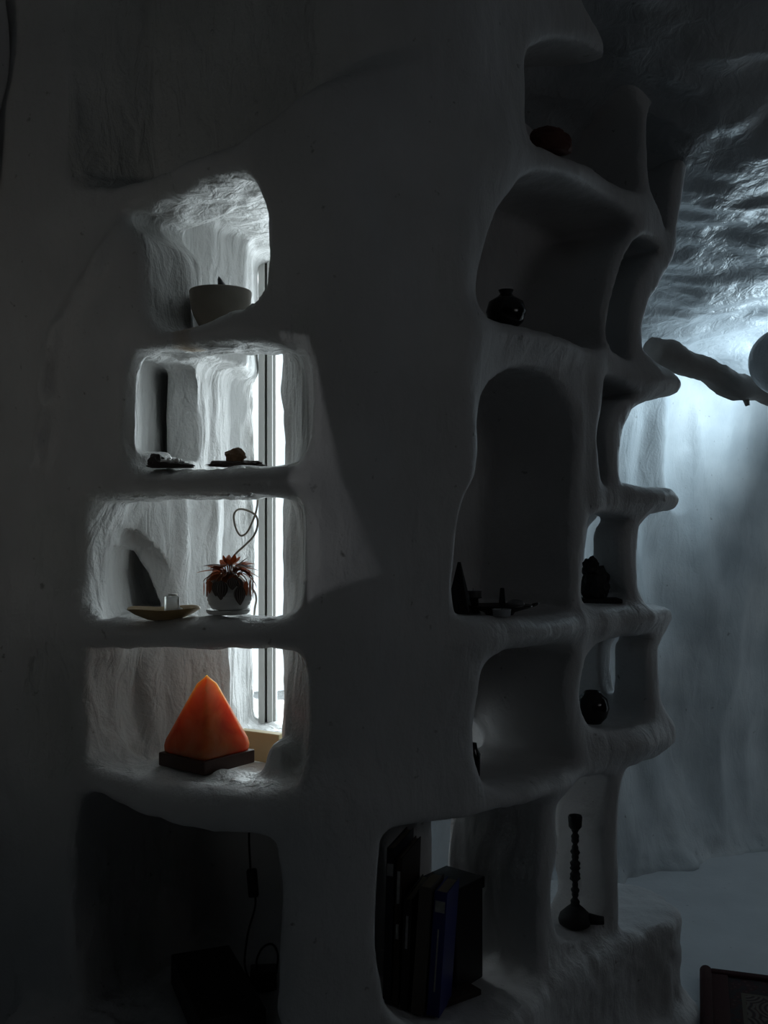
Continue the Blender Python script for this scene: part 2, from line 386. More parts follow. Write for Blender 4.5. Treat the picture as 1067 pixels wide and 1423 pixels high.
# plaster lump in the right corner of the lowest left niche
def ball(c, r, sq=(1, 1, 1)):
    return (np.sqrt(((X3-c[0])/sq[0])**2+((Y3-c[1])/sq[1])**2+((Z3-c[2])/sq[2])**2)-r).astype(np.float32)
c = PX(392, 1058, 1.93); f = smin(f, ball(c, 0.032, (1.0, 1.0, 1.3)), 0.03)
c = PX(408, 1000, 1.97); f = smin(f, ball(c, 0.012, (1.0, 1.2, 3.0)), 0.03)

def surface_nets(v):
    nx, ny, nz = v.shape
    sgn = v < 0
    c = sgn[:-1, :-1, :-1].astype(np.int8)
    tot = np.zeros((nx-1, ny-1, nz-1), np.int8)
    for a in (0, 1):
        for b in (0, 1):
            for d in (0, 1): tot += sgn[a:nx-1+a, b:ny-1+b, d:nz-1+d]
    act = (tot > 0) & (tot < 8); ii, jj, kk = np.nonzero(act)
    vid = np.full(act.shape, -1, np.int32); vid[ii, jj, kk] = np.arange(len(ii))
    offs = [(a, b, d) for a in (0, 1) for b in (0, 1) for d in (0, 1)]
    val = {o: v[ii+o[0], jj+o[1], kk+o[2]] for o in offs}
    acc = np.zeros((len(ii), 3)); cnt = np.zeros(len(ii))
    for o in offs:
        for ax in range(3):
            if o[ax] == 0:
                p = list(o); p[ax] = 1; p = tuple(p)
                a, b = val[o], val[p]; m = (a < 0) != (b < 0)
                t = np.where(m, a/(a-b+1e-20), 0)
                pt = np.array(o, float)[None, :]+np.zeros((len(ii), 3)); pt[:, ax] = t
                acc += pt*m[:, None]; cnt += m
    V = np.stack([ii, jj, kk], 1)+acc/cnt[:, None]
    Q = []
    for ax in range(3):
        sl0 = [slice(1, -1)]*3; sl1 = [slice(1, -1)]*3
        sl0[ax] = slice(0, -1); sl1[ax] = slice(1, None)
        a = sgn[tuple(sl0)]; b = sgn[tuple(sl1)]
        for flip in (0, 1):
            m = (a & ~b) if flip == 0 else (~a & b)
            I = np.stack(np.nonzero(m), 1)
            for q in range(3):
                if q != ax: I[:, q] += 1
            u, w = [(1, 2), (2, 0), (0, 1)][ax]
            def at(du, dw):
                J = I.copy(); J[:, u] += du; J[:, w] += dw; return vid[J[:, 0], J[:, 1], J[:, 2]]
            quad = np.stack([at(-1, -1), at(0, -1), at(0, 0), at(-1, 0)], 1)
            if flip: quad = quad[:, ::-1]
            Q.append(quad)
    return V, np.concatenate(Q)
V, Q = surface_nets(f)
V = V*H+np.array([x0, y0, z0])
# normals from the field, used to displace and to shade
g = np.gradient(f, H)
ci = np.clip(((V-np.array([x0, y0, z0]))/H).round().astype(int), 0, np.array(f.shape)-1)
Nn = np.stack([q[ci[:, 0], ci[:, 1], ci[:, 2]] for q in g], 1); Nn /= np.linalg.norm(Nn, axis=1)[:, None]+1e-9
del g
x, y, z = V.T
inside = ((x < -0.12) & (n_xy[ci[:, 0], ci[:, 1]] > 0.02)).astype(float)
d = 0.0035*fbm(x, y, z*0.6, 11, 3)+0.0012*fbm(x, y, z*0.5, 45, 2)
d += inside*(0.005*fbm(x, y, z*0.35, 22, 3)-0.006*np.abs(fbm(x, y, z*0.3, 12, 2)))
d += (z < 0.30)*0.004*fbm(x, y, z, 28, 3)
V = V+Nn*d[:, None]
del f
def mesh_from(name, V, Q):
    used, inv = np.unique(Q.ravel(), return_inverse=True)
    vv = V[used]; q = inv.reshape(Q.shape)
    me = bpy.data.meshes.new(name); me.vertices.add(len(vv)); me.vertices.foreach_set('co', vv.astype(np.float32).ravel())
    me.loops.add(q.size); me.loops.foreach_set('vertex_index', q.astype(np.int32).ravel())
    me.polygons.add(len(q)); me.polygons.foreach_set('loop_start', np.arange(0, q.size, q.shape[1], dtype=np.int32))
    me.update(calc_edges=True); me.validate()
    me.polygons.foreach_set('use_smooth', [True]*len(me.polygons))
    return me, used
print('FIELD', len(V), len(Q))
# vertex normals of the displaced surface, shared by all the pieces so that no seam shows
e1 = V[Q[:, 2]]-V[Q[:, 0]]; e2 = V[Q[:, 3]]-V[Q[:, 1]]; fn = np.cross(e1, e2)
VN = np.zeros_like(V)
for k in range(4):
    for c3 in range(3): VN[:, c3] += np.bincount(Q[:, k], fn[:, c3], minlength=len(V))
VN /= np.linalg.norm(VN, axis=1)[:, None]+1e-12

cen = V[Q].mean(1)
fs, fnn = plan_coords(cen[:, 0], cen[:, 1])
right = (fs > px_to_s(655)[0]) | ((fs > px_to_s(600)[0]) & (fnn > 0.1) & (cen[:, 0] > -0.1))
cls = np.where(right, 1, 0)
part0 = np.zeros(len(cen), int)                # boards of the four left niches, each a part of the wall
for i, p_ in enumerate([[(215, 466), (300, 459), (372, 446)], [(112, 668), (425, 668)], [(108, 880), (425, 884)]]):
    q = to_sz(p_); zl = np.interp(fs, [a for a, b in q], [b for a, b in q])
    part0[(np.abs(cen[:, 2]-zl) < (0.034, 0.046, 0.046)[i]) & (fs > q[0][0]) & (fs < q[-1][0]) & (fnn < 0.24)] = 1+i
rough0 = (cen[:, 0] < -0.12) & (fnn > 0.012) & (cen[:, 2] > 0.70)
wl = None; wall_parts = []
for k, nm in ((0, 'wall_left'), (1, 'shelf'), (2, 'shelf'), (3, 'shelf')):
    I = np.nonzero((cls == 0) & (part0 == k))[0]
    me, used = mesh_from(nm, V, Q[I]); me.materials.append(M['shelf']); me.materials.append(M['alcove'])
    me.polygons.foreach_set('material_index', rough0[I].astype(np.int32))
    me.normals_split_custom_set_from_vertices([tuple(v) for v in VN[used]])
    o = bpy.data.objects.new(nm, me); C.objects.link(o); wall_parts.append(o)
    if k == 0: wl = o; tag(o, 'white plaster wall with four lit niches stacked beside a smooth central pier', 'wall', kind='structure')
    else: o.parent = wl
shelving = empty('built_in_shelving', (0.45, 2.25, 0.0))
tag(shelving, 'curved white plaster built-in shelving with rounded dark niches and low bench', 'shelving')
def s_line(pts):    # wall coordinates of an upright: s as a function of z
    q = sorted(((EYE-(y-CY)/F*px_to_s(px)[1]), px_to_s(px)[0]) for px, y in pts)
    return np.interp(cen[:, 2], [a for a, b in q], [b for a, b in q])
sd = s_line([(900, 150), (897, 250), (872, 340), (843, 450), (820, 600), (804, 760), (798, 900), (795, 1030), (776, 1110), (776, 1300)])
sp = s_line([(962, 160), (940, 320), (889, 450), (858, 600), (877, 780), (905, 900), (905, 990), (852, 1100), (850, 1300)])
part = np.full(len(cen), 1)                                         # 1 frame beside the pier
part[(fnn > 0.20) & (fs < sd-0.03)] = 2                             # back panel
part[(np.abs(fs-sd) < 0.045)] = 3                                   # divider
part[(fs > (sd+sp)/2) | (fs > sp-0.05)] = 4                         # end post
SH = [[(600, 185), (735, 212), (820, 250), (890, 288), (950, 335)], [(600, 462), (665, 470), (760, 482), (840, 502), (945, 535)], [(826, 690), (945, 693)], [(600, 876), (640, 880), (820, 868), (945, 860)], [(600, 1112), (690, 1108), (800, 1082), (945, 1040)]]
for i, p_ in enumerate(SH):
    q = to_sz(p_); zl = np.interp(fs, [a for a, b in q], [b for a, b in q])
    ok = (np.abs(cen[:, 2]-zl) < 0.058) & ((fs > q[0][0]) if i == 2 else True)
    part[ok] = 10+i
part[cen[:, 2] < 0.275] = 5
def components(qs):
    """connected component number of every quad in qs"""
    used, inv = np.unique(qs.ravel(), return_inverse=True); lab = np.arange(len(used)); q = inv.reshape(qs.shape)
    while True:
        m = lab[q].min(1); new = lab.copy()
        for k in range(4): np.minimum.at(new, q[:, k], m)
        new = new[new]; new = new[new]
        if (new == lab).all(): return lab[q[:, 0]]
        lab = new
Ir = np.nonzero(cls == 1)[0]
for _pass in range(6):                        # slivers join the piece they touch
    for k in np.unique(part[Ir]):
        I = Ir[part[Ir] == k]; cc = components(Q[I])
        for c_ in np.unique(cc):
            J = I[cc == c_]
            if len(J) > 900: continue
            vm = np.zeros(len(V), bool); vm[Q[J].ravel()] = True
            nb = Ir[vm[Q[Ir]].any(1)]; nb = nb[part[nb] != k]
            if len(nb): part[J] = np.bincount(part[nb]).argmax()
shelf_parts = []
for k, nm in [(1, 'frame'), (2, 'back_panel'), (3, 'divider'), (4, 'end_post'), (5, 'bench')]+[(10+i, 'shelf') for i in range(5)]:
    I = Ir[part[Ir] == k]
    if not len(I): continue
    cc = components(Q[I])
    for c_ in np.unique(cc):
        if (cc == c_).sum() < 60: continue
        me, used = mesh_from(nm, V, Q[I[cc == c_]]); me.materials.append(M['shelf'])
        me.normals_split_custom_set_from_vertices([tuple(v) for v in VN[used]])
        o = bpy.data.objects.new(nm, me); C.objects.link(o); o.parent = shelving; o.matrix_parent_inverse = Matrix.Translation(-shelving.location)
        shelf_parts.append(o)
print('SHELF PARTS', [(o.name, len(o.data.polygons)) for o in shelf_parts])

# ---------------------------------------------------------------- cave walls, ceiling, floor
def sheet(name, fn_pos, nu, nv, mat, disp, flip=False):
    u, v = np.meshgrid(np.linspace(0, 1, nu), np.linspace(0, 1, nv), indexing='ij')
    P = np.stack(fn_pos(u, v), -1)
    du = np.gradient(P, axis=0); dv = np.gradient(P, axis=1); N = np.cross(du, dv); N /= np.linalg.norm(N, axis=-1)[..., None]+1e-9
    if flip: N = -N
    P = P+N*disp(P[..., 0], P[..., 1], P[..., 2])[..., None]
    idx = np.arange(nu*nv).reshape(nu, nv)
    q = np.stack([idx[:-1, :-1], idx[1:, :-1], idx[1:, 1:], idx[:-1, 1:]], -1).reshape(-1, 4)
    if flip: q = q[:, ::-1]
    me, _ = mesh_from(name, P.reshape(-1, 3), q); me.materials.append(mat)
    o = bpy.data.objects.new(name, me); C.objects.link(o); return tag(o, kind='structure')
def along(pts, u):
    c = np.array([(p.x, p.y) for p in catmull([(a, b, 0) for a, b in pts], 12)])
    L = np.concatenate([[0], np.cumsum(np.hypot(*np.diff(c, axis=0).T))]); L /= L[-1]
    return np.interp(u, L, c[:, 0]), np.interp(u, L, c[:, 1])
wp = [(-0.02, 2.45), (0.05, 2.75), (0.25, 3.00), (0.58, 3.24), (0.86, 3.46), (1.18, 3.70), (1.45, 3.84), (1.8, 3.94), (2.4, 4.05)]
def wall_back(u, v):
    a, b = along(wp, u); z = v*2.80-0.02
    b = b+0.10*np.clip(0.35-z, 0, 1)*-1.0+0.0*z
    return a, b, z
def flow(x, y, z):   # (calmer where it turns towards the window)
    return flow_(x, y, z)*(1-0.45*np.clip((x-1.0)/0.3, 0, 1))
def flow_(x, y, z):   # hanging flows, drawn down the wall
    return 0.075*fbm(x, y, z*0.4, 3.1, 3)+0.075*(1-np.abs(fbm(x, y, z*0.45+3, 3.0, 2)))+0.06*np.exp(-np.clip(z, 0, 9)/0.06)*(1+fbm(x, y, z, 7, 3))-0.03+0.007*fbm(x, y, z*0.5, 11, 2)-0.02
sheet('wall_back', wall_back, 300, 300, M['cave'], flow, flip=False)
prof = [(0.9, 2.62), (1.7, 2.56), (2.15, 2.42), (2.45, 2.26), (2.75, 2.11), (3.05, 1.99), (3.35, 1.90), (3.6, 1.82), (3.9, 1.74), (4.3, 1.70)]
def ceil_fn(u, v):
    a, b = along(prof, v); x = -0.05+u*2.5
    k = np.clip((a-2.2)/0.8, 0, 1)
    return x+0*a, a, b-0.10*(x-0.85)*k
def rip(x, y, z):
    return 0.05*fbm(x*0.7, y, z, 3.3, 3)+0.018*(1-np.abs(fbm(x*0.5, y*1.4, z, 9, 2)))+0.002*fbm(x, y, z, 24, 2)
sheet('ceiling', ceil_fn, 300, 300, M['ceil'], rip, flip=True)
def floor_fn(u, v): return -2.2+u*5.0, -2.2+v*6.7, 0*u
fl = sheet('floor', floor_fn, 260, 300, M['floor'], lambda x, y, z: 0.003*fbm(x, y, z, 2.5, 2))
# rest of the room: plain plastered walls with openings for the two far windows
def panel(name, pts, zs, mat):
    for (a, b) in [(pts, zs)]:
        bm = bmesh.new()
        for (p, q), rng in zip(zip(a, a[1:]), b):
            for (lo, hi) in rng:
                vs = [bm.verts.new((*p, lo)), bm.verts.new((*q, lo)), bm.verts.new((*q, hi)), bm.verts.new((*p, hi))]
                bm.faces.new(vs)
        r = bmesh.ops.solidify(bm, geom=bm.faces[:], thickness=0.08)
        o = bm_obj(name, bm, mat, smooth=False); tag(o, kind='structure'); return o
full = [(-0.05, 2.75)]
panel('wall_near', [(-1.22, 2.37), (-1.75, 1.6), (-1.85, 0.8), (-1.85, 0.1)], [full, full, [(-0.05, 1.00), (1.10, 2.75)]], M['cave'])
panel('wall_rear', [(-1.85, -0.6), (-1.85, -2.1), (2.7, -2.1), (2.7, 0.1), (2.7, 0.9), (2.7, 3.0), (2.6, 4.15)],
      [full, full, full, [(-0.05, 1.65), (1.85, 2.75)], full, full], M['cave'])
bm = bmesh.new()
def quad(*v): bm.faces.new([bm.verts.new(q) for q in v])
pa, pb = Vector((-1.85, 0.1, 0)), Vector((-1.85, -0.6, 0)); nn_ = (pb-pa).cross(Vector((0, 0, 1))).normalized()
def on_wall(p): dd = p-SUN; return SUN+dd*((pa-SUN).dot(nn_)/dd.dot(nn_))
def on_pier(px, y):
    for o in wall_parts:
        ok, loc, _n, _i = o.ray_cast(Vector((0, 0, EYE)), (PX(px, y, 1.0)-Vector((0, 0, EYE))).normalized())
        if ok: return loc
    return PX(px, y, 1.8)
TL, TR, BR, BL = [on_wall(on_pier(*q)) for q in ((388, 462), (427, 466), (533, 802), (428, 838))]
oA, oB, oC, oD = (-1.85, 0.1, -.05), (-1.85, -0.6, -.05), (-1.85, -0.6, 2.75), (-1.85, 0.1, 2.75)
print('OPENING', TL, TR, BR, BL)
quad(oA, oB, BR, BL); quad(oB, oC, TR, BR); quad(oC, oD, TL, TR); quad(oD, oA, BL, TL)
add_box(bm, (-2.13, 0.06, 1.2), (0.55, 0.04, 2.4))      # added unseen board, keeps the slit lamp out of the left opening
tag(bm_obj('wall_far_left', bm, M['cave'], smooth=False), kind='structure')
bm = bmesh.new(); add_box(bm, (-1.95, 2.05, 1.3), (0.03, 2.4, 3.2)); tag(bm_obj('leak_blocker_left', bm, M['cave'], smooth=False), kind='structure')  # added unseen skin outside the left walls, closes a light leak
bm = bmesh.new(); add_box(bm, (-1.4, 3.25, 1.3), (1.1, 0.03, 3.2)); tag(bm_obj('leak_blocker_back', bm, M['cave'], smooth=False), kind='structure')  # second added sheet, out of view, stops stray sky light from behind
bm = bmesh.new(); add_box(bm, (0.4, 1.0, 2.72), (5.2, 7.2, 0.1)); tag(bm_obj('ceiling_top', bm, M['cave'], smooth=False), kind='structure')

# ================================================================ window in the alcove
M['glass'] = bpy.data.materials.new('window_glass'); M['glass'].use_nodes = True
_n = M['glass'].node_tree; _n.nodes.clear()
_o = _n.nodes.new('ShaderNodeOutputMaterial'); _m = _n.nodes.new('ShaderNodeMixShader'); _t = _n.nodes.new('ShaderNodeBsdfTransparent'); _g = _n.nodes.new('ShaderNodeBsdfGlossy')
_t.inputs[0].default_value = (0.97, 0.99, 1.0, 1); _g.inputs['Roughness'].default_value = 0.02; _m.inputs[0].default_value = 0.06
_n.links.new(_t.outputs[0], _m.inputs[1]); _n.links.new(_g.outputs[0], _m.inputs[2]); _n.links.new(_m.outputs[0], _o.inputs[0])
YW = 2.60
win = empty('window_1', (-0.2, YW, 0.70)); tag(win, kind='structure')
def child_box(name, parent, c, sz, mat, bev=0.0, rot=None, smooth=False):
    bm = bmesh.new(); p = Vector(parent.location)
    loc = Vector(c)-p
    loc.rotate(Euler((0, 0, -parent.rotation_euler.z)))
    add_box(bm, loc, sz, rot, bev); return bm_obj(name, bm, mat, parent, smooth)
for (pa, pb, yy, dpt, m) in ((361.5, 370.0, YW-0.012, 0.05, 'alu'), (370.0, 373.2, YW+0.006, 0.03, 'alu2'), (373.2, 380.5, YW-0.012, 0.05, 'alu'), (380.5, 384.0, YW+0.004, 0.04, 'alu')):
    a, b = X_(pa, YW), X_(pb, YW)
    child_box('mullion' if m == 'alu' else 'gasket', win, ((a+b)/2, yy, 1.29), (b-a, dpt, 1.24), M[m], 0.0015)
child_box('pane', win, (X_(345, YW)/2+X_(361.5, YW)/2, YW+0.01, 1.29), (X_(361.5, YW)-X_(340, YW), 0.006, 1.24), M['glass'])
child_box('pane', win, (X_(384, YW)/2-0.025, YW+0.01, 1.29), (-0.05-X_(384, YW), 0.006, 1.24), M['glass'])
child_box('window_sill', win, (-0.2, YW, 0.690), (0.34, 0.12, 0.02), M['alu'], 0.003)

# ================================================================ left niches
def zpix(y, Y): return EYE-(y-CY)/F*Y
ray_f = None
def surf_z(x, y, ztop, parent_me=None):
    parent_me = wall_parts+shelf_parts
    """height of the plaster under a point, so that things stand on it"""
    best = None
    for o in parent_me:
        ok, loc, nor, _ = o.ray_cast(Vector((x, y, ztop)), Vector((0, 0, -1)))
        if ok and (best is None or loc.z > best): best = loc.z
    return best if best is not None else 0.0
bpy.context.view_layer.update()
def rest(px, Y, ztop, r=0.02):
    x = X_(px, Y); return max(surf_z(x+a, Y+b, ztop) for a in (-r, 0, r) for b in (-r, 0, r))

# stone bowl with a dark pebble
M['stone'] = plain('grey_stone', (0.30, 0.275, 0.24), 0.75, bump=0.25, bscale=60, var=0.25)
M['pebble'] = plain('dark_pebble', (0.035, 0.035, 0.038), 0.5, bump=0.3)
Yb = 2.02; zb = rest(306, Yb, 1.72, 0.025)
bo = empty('bowl', (X_(306.5, Yb), Yb, zb)); tag(bo, 'wide grey stone bowl standing in the topmost lit niche', 'bowl')
bm = bmesh.new(); rim = zpix(404.5, Yb)-zb; R = 0.0625
lathe(bm, [(0.0, 0.001), (0.020, 0.0), (0.030, 0.003), (0.044, rim*.20), (0.054, rim*.42), (0.0600, rim*.68), (R, rim*.97), (R-0.002, rim), (R-0.006, rim*.98), (0.052, rim*.6), (0.040, rim*.30), (0.0, rim*.16)], 48)
bm_obj('bowl_body', bm, M['stone'], bo)
bm = bmesh.new()
bmesh.ops.create_icosphere(bm, subdivisions=3, radius=1.0)
for v in bm.verts:
    v.co = Vector((v.co.x*0.0115, v.co.y*0.013, v.co.z*0.038))*(1+0.12*math.sin(v.co.x*5+v.co.z*3)); v.co.rotate(Euler((0, -0.18, 0.3)))
pe = bm_obj('pestle', bm, M['pebble']); pe.location = (X_(310, Yb), Yb+0.004, zb+rim+0.026-0.036)
tag(pe, 'short dark stone pestle standing inside the grey bowl', 'pestle')

def rock(name, loc, size, seed, mat, sub=4, sharp=0.25, freq=2.2, rz=0, parent=None):
    bm = bmesh.new(); bmesh.ops.create_icosphere(bm, subdivisions=sub, radius=1.0)
    co = np.array([v.co[:] for v in bm.verts]); nn = fbm(co[:, 0]+seed, co[:, 1]+seed*2, co[:, 2], freq, 4)
    for v, k in zip(bm.verts, nn):
        c = v.co*(1+sharp*k); c.z = max(c.z, -0.62); v.co = Vector((c.x*size[0], c.y*size[1], (c.z+0.62)*size[2]))
    o = bm_obj(name, bm, mat, parent, smooth=False); o.location = loc; o.rotation_euler.z = rz; return o
M['slate'] = plain('dark_slate', (0.06, 0.05, 0.048), 0.6, bump=0.6, bscale=90, var=0.5)
M['slate2'] = plain('brown_slate', (0.10, 0.08, 0.07), 0.65, bump=0.6, bscale=90, var=0.5)
M['quartz'] = plain('white_quartz', (0.75, 0.74, 0.72), 0.35, bump=0.3, bscale=200)
M['amber'] = plain('brown_stone', (0.25, 0.14, 0.07), 0.5, bump=0.5, bscale=120, var=0.5)
Yr = 1.955; zr = rest(237, Yr, 1.40, 0.02)
g1 = empty('mineral_specimen', (X_(236, Yr), Yr, zr)); tag(g1, 'dark flat rock crusted with small white crystals, left end of second niche', 'mineral')
rock('rock_base', (0, 0, 0), (0.045, 0.022, 0.009), 2.0, M['slate'], parent=g1)
rock('rock_lump', (-0.027, -0.002, 0.001), (0.016, 0.014, 0.0165), 5.0, M['slate'], 3, parent=g1)
random.seed(4)
for k in range(11):
    o = rock('crystal', (-0.004+random.uniform(-0.014, 0.024), random.uniform(-.01, .01), 0.008), (0.006, 0.006, random.uniform(0.004, 0.008)), k*3.1, M['quartz'], 2, parent=g1)
zr = rest(328, Yr, 1.40, 0.02)
g2 = tag(rock('slate_slab', (X_(328, Yr), Yr, zr), (0.053, 0.022, 0.008), 8.0, M['slate2'], 4, 0.3, 3), 'thin brown slate slab with ragged edge by the window frame', 'stone')
tag(rock('brown_stone', (X_(327, Yr), Yr, zr+0.0085), (0.019, 0.013, 0.016), 14.0, M['amber'], 3, 0.3, 2.5), 'rough brown stone with pointed top sitting on the slate slab', 'stone')

# angular dish with glass candle block
M['brass'] = plain('ochre_glazed_wood', (0.33, 0.22, 0.09), 0.35, bump=0.2, bscale=60, var=0.35)
Yd = 1.93; zd = rest(228, Yd, 1.13, 0.02)
di = empty('dish', (X_(228, Yd), Yd, zd), 0.25); tag(di, 'shallow angular ochre dish with turned-up corners, left on the third shelf', 'dish')
bm = bmesh.new()
def sq_ring(bm, r, z, lift=0.0, n=32, rnd=0.25):
    out = []
    for k in range(n):
        a = 2*math.pi*k/n+math.pi/4
        c, s_ = math.cos(a), math.sin(a); q = (abs(c)**3.2+abs(s_)**3.2)**(-1/3.2)
        corner = (q-1)/0.16
        out.append(bm.verts.new((r*q*c*1.06, r*q*s_*0.62, z+lift*corner)))
    return out
rg = [sq_ring(bm, r, z, l) for r, z, l in ((0.026, 0.0, 0), (0.030, 0.001, 0), (0.052, 0.011, .002), (0.064, 0.019, .004), (0.0655, 0.0205, .004), (0.063, 0.0205, .004), (0.050, 0.014, .002), (0.028, 0.007, 0))]
for a, b in zip(rg, rg[1:]):
    for k in range(32): bm.faces.new((a[k], a[(k+1) % 32], b[(k+1) % 32], b[k]))
bm.faces.new(list(reversed(rg[0]))); bm.faces.new(rg[-1])
bm_obj('dish_body', bm, M['brass'], di)
M['frost'] = plain('frosted_glass', (0.85, 0.87, 0.87), 0.45, **{'Transmission Weight': 0.55, 'IOR': 1.3})
M['wax'] = plain('white_wax', (0.8, 0.79, 0.75), 0.5)
ca = empty('candle_block', (X_(240, Yd), Yd, zd+0.0085), 0.3); tag(ca, 'frosted glass candle block standing in the ochre dish', 'candle holder')
child_box('glass_block', ca, (X_(239, Yd), Yd, zd+0.0085+0.0185), (0.027, 0.026, 0.036), M['frost'], 0.003)
bm = bmesh.new(); lathe(bm, [(0.009, 0), (0.009, 0.003), (0.0, 0.004)], 20, (0, 0, 0.0372)); bm_obj('candle', bm, M['wax'], ca)
cb = rock('crystal_chunk', (X_(252, Yd), Yd-0.012, zd+0.0085), (0.009, 0.008, 0.010), 3.3, M['frost'], 2); tag(cb, 'small clear crystal chunk beside the candle block in the dish', 'crystal')

# potted plant
Yp = 1.93; zp = rest(317, Yp, 1.13, 0.02)
M['pot'] = plain('white_ceramic', (0.85, 0.85, 0.84), 0.45, bump=0.15, bscale=30, var=0.08)
sa = empty('plant_saucer', (X_(317, Yp), Yp, zp))
bm = bmesh.new(); lathe(bm, [(0.0, 0), (0.037, 0.0), (0.041, 0.003), (0.042, 0.0075), (0.040, 0.009), (0.037, 0.006), (0.0, 0.005)], 48)
me_o = bm_obj('saucer', bm, M['pot']); me_o.location = sa.location; bpy.data.objects.remove(sa)
tag(me_o, 'round white ceramic saucer under the potted plant', 'saucer')
pl = empty('potted_plant', (X_(319, Yp), Yp, zp+0.0065)); tag(pl, 'rusty brown leaved houseplant in a ribbed white ceramic pot', 'plant')
bm = bmesh.new(); pr = [(0.0, 0.0), (0.022, 0.0), (0.025, 0.002)]
for k in range(25):
    t = k/24; z = 0.003+0.050*t; r = 0.0255+0.0175*math.sin(math.pi*min(1, 0.12+t*0.78))**0.8
    pr.append((r*(1+0.016*math.sin(t*math.pi*2*6.5)), z))
pr += [(0.0335, 0.0545), (0.032, 0.0545), (0.031, 0.048), (0.0, 0.047)]
lathe(bm, pr, 48, ribs=lambda a, z: 0.004*math.sin(a*3+z*300)); bm_obj('pot', bm, M['pot'], pl)
M['soil'] = plain('soil', (0.03, 0.02, 0.015), 0.9, bump=0.8)
bm = bmesh.new(); lathe(bm, [(0.030, 0.0475), (0.0, 0.0495)], 24); bm_obj('soil', bm, M['soil'], pl)
def leaf_mat(name, c1, c2):
    m = plain(name, c1, 0.5, bump=0.2, bscale=150); nt = m.node_tree; b = nt.nodes['Principled BSDF']
    uv = nt.nodes.new('ShaderNodeUVMap'); sx = nt.nodes.new('ShaderNodeSeparateXYZ'); nt.links.new(uv.outputs[0], sx.inputs[0])
    mm = nt.nodes.new('ShaderNodeMath'); mm.operation = 'MULTIPLY'; mm.inputs[1].default_value = 31.4; nt.links.new(sx.outputs[0], mm.inputs[0])
    sn = nt.nodes.new('ShaderNodeMath'); sn.operation = 'SINE'; nt.links.new(mm.outputs[0], sn.inputs[0])
    mr = nt.nodes.new('ShaderNodeMapRange'); mr.inputs[1].default_value = 0.1; mr.inputs[2].default_value = 0.9; nt.links.new(sn.outputs[0], mr.inputs[0])
    mx = nt.nodes.new('ShaderNodeMix'); mx.data_type = 'RGBA'; mx.inputs[6].default_value = (*c1, 1); mx.inputs[7].default_value = (*c2, 1)
    nt.links.new(mr.outputs[0], mx.inputs[0]); nt.links.new(mx.outputs[2], b.inputs['Base Color']); return m
M['leaf_r'] = leaf_mat('rust_leaf', (0.62, 0.24, 0.10), (0.42, 0.15, 0.07))
M['leaf_d'] = leaf_mat('dark_striped_leaf', (0.14, 0.11, 0.10), (0.42, 0.37, 0.34))
M['stem'] = plain('rust_stem', (0.30, 0.12, 0.05), 0.6)
def leaf(base, dirh, length, width, droop, lift, mat, roll=0.0):
    """a blade along a bending midrib; base and result in plant coordinates"""
    n = 9; d = Vector((math.cos(dirh), math.sin(dirh), 0)); side = Vector((-math.sin(dirh), math.cos(dirh), 0))
    bm = bmesh.new(); uvl = bm.loops.layers.uv.new('uv'); rows = []; p = Vector(base); ang = lift
    for i in range(n+1):
        t = i/n; w = 1.5*width*math.sin(math.pi*min(1, (t**0.8)*0.96+0.02))**0.9*0.5+0.0002
        fw = d*math.cos(ang)+Vector((0, 0, math.sin(ang))); up = fw.cross(side)*-1
        sd = side*math.cos(roll)+up*math.sin(roll)
        rows.append([(bm.verts.new(p+sd*w*k+up*(-abs(k)*w*-0.25)), (0.5+k*0.5, t)) for k in (-1, -0.5, 0, 0.5, 1)])
        p = p+fw*(1.08*length/n); ang -= droop/n
    for a, b in zip(rows, rows[1:]):
        for k in range(4):
            fc = bm.faces.new((a[k][0], a[k+1][0], b[k+1][0], b[k][0]))
            for lp, q in zip(fc.loops, (a[k], a[k+1], b[k+1], b[k])): lp[uvl].uv = q[1]
    r = bmesh.ops.solidify(bm, geom=bm.faces[:], thickness=0.0006)
    return bm_obj('leaf', bm, mat, pl)
def stem(a, b, sag=0.005):
    bm = bmesh.new(); m_ = (Vector(a)+Vector(b))/2+Vector((0, 0, sag)); tube(bm, catmull([a, m_, b], 5), 0.0009, 6); return bm_obj('stem', bm, M['stem'], pl)
zc = 0.062
LV = [ # azimuth(deg), start radius, start height, length, width, droop, lift, mat
 (185, .012, .078, .048, .009, 0.5, 0.10, 'r'), (176, .010, .086, .040, .010, 0.6, 0.22, 'd'), (200, .016, .070, .034, .012, 1.0, -.1, 'r'), (160, .014, .080, .034, .008, .4, .3, 'r'),
 (5, .014, .082, .040, .009, 0.7, 0.15, 'r'), (-14, .018, .078, .050, .010, 0.9, 0.0, 'r'), (18, .012, .086, .034, .008, 0.4, 0.25, 'r'), (-5, .020, .072, .044, .011, 1.4, -0.1, 'r'),
 (230, .018, .066, .036, .012, 1.2, -0.3, 'd'), (310, .018, .066, .036, .012, 1.2, -0.3, 'd'), (250, .016, .070, .030, .013, 1.5, -0.2, 'r'), (290, .014, .072, .028, .012, 1.5, -0.2, 'r'),
 (100, .008, .088, .024, .010, 0.4, 0.9, 'r'), (60, .008, .088, .026, .010, 0.4, 0.7, 'r'), (130, .01, .086, .026, .010, 0.6, 0.6, 'r'), (270, .006, .088, .022, .012, 0.5, 0.8, 'r'),
 (215, .010, .084, .030, .010, 0.9, 0.3, 'r'), (330, .010, .084, .030, .010, 0.9, 0.3, 'r'), (240, .008, .09, .018, .009, .3, 1.1, 'r'), (320, .006, .09, .018, .009, .3, 1.2, 'r'),
 (345, .012, .080, .036, .011, 1.1, .1, 'r'), (30, .012, .080, .036, .011, 1.0, .1, 'r'), (150, .012, .076, .036, .011, 1.0, .1, 'r'), (195, .02, .066, .03, .012, 1.5, -.3, 'd')]
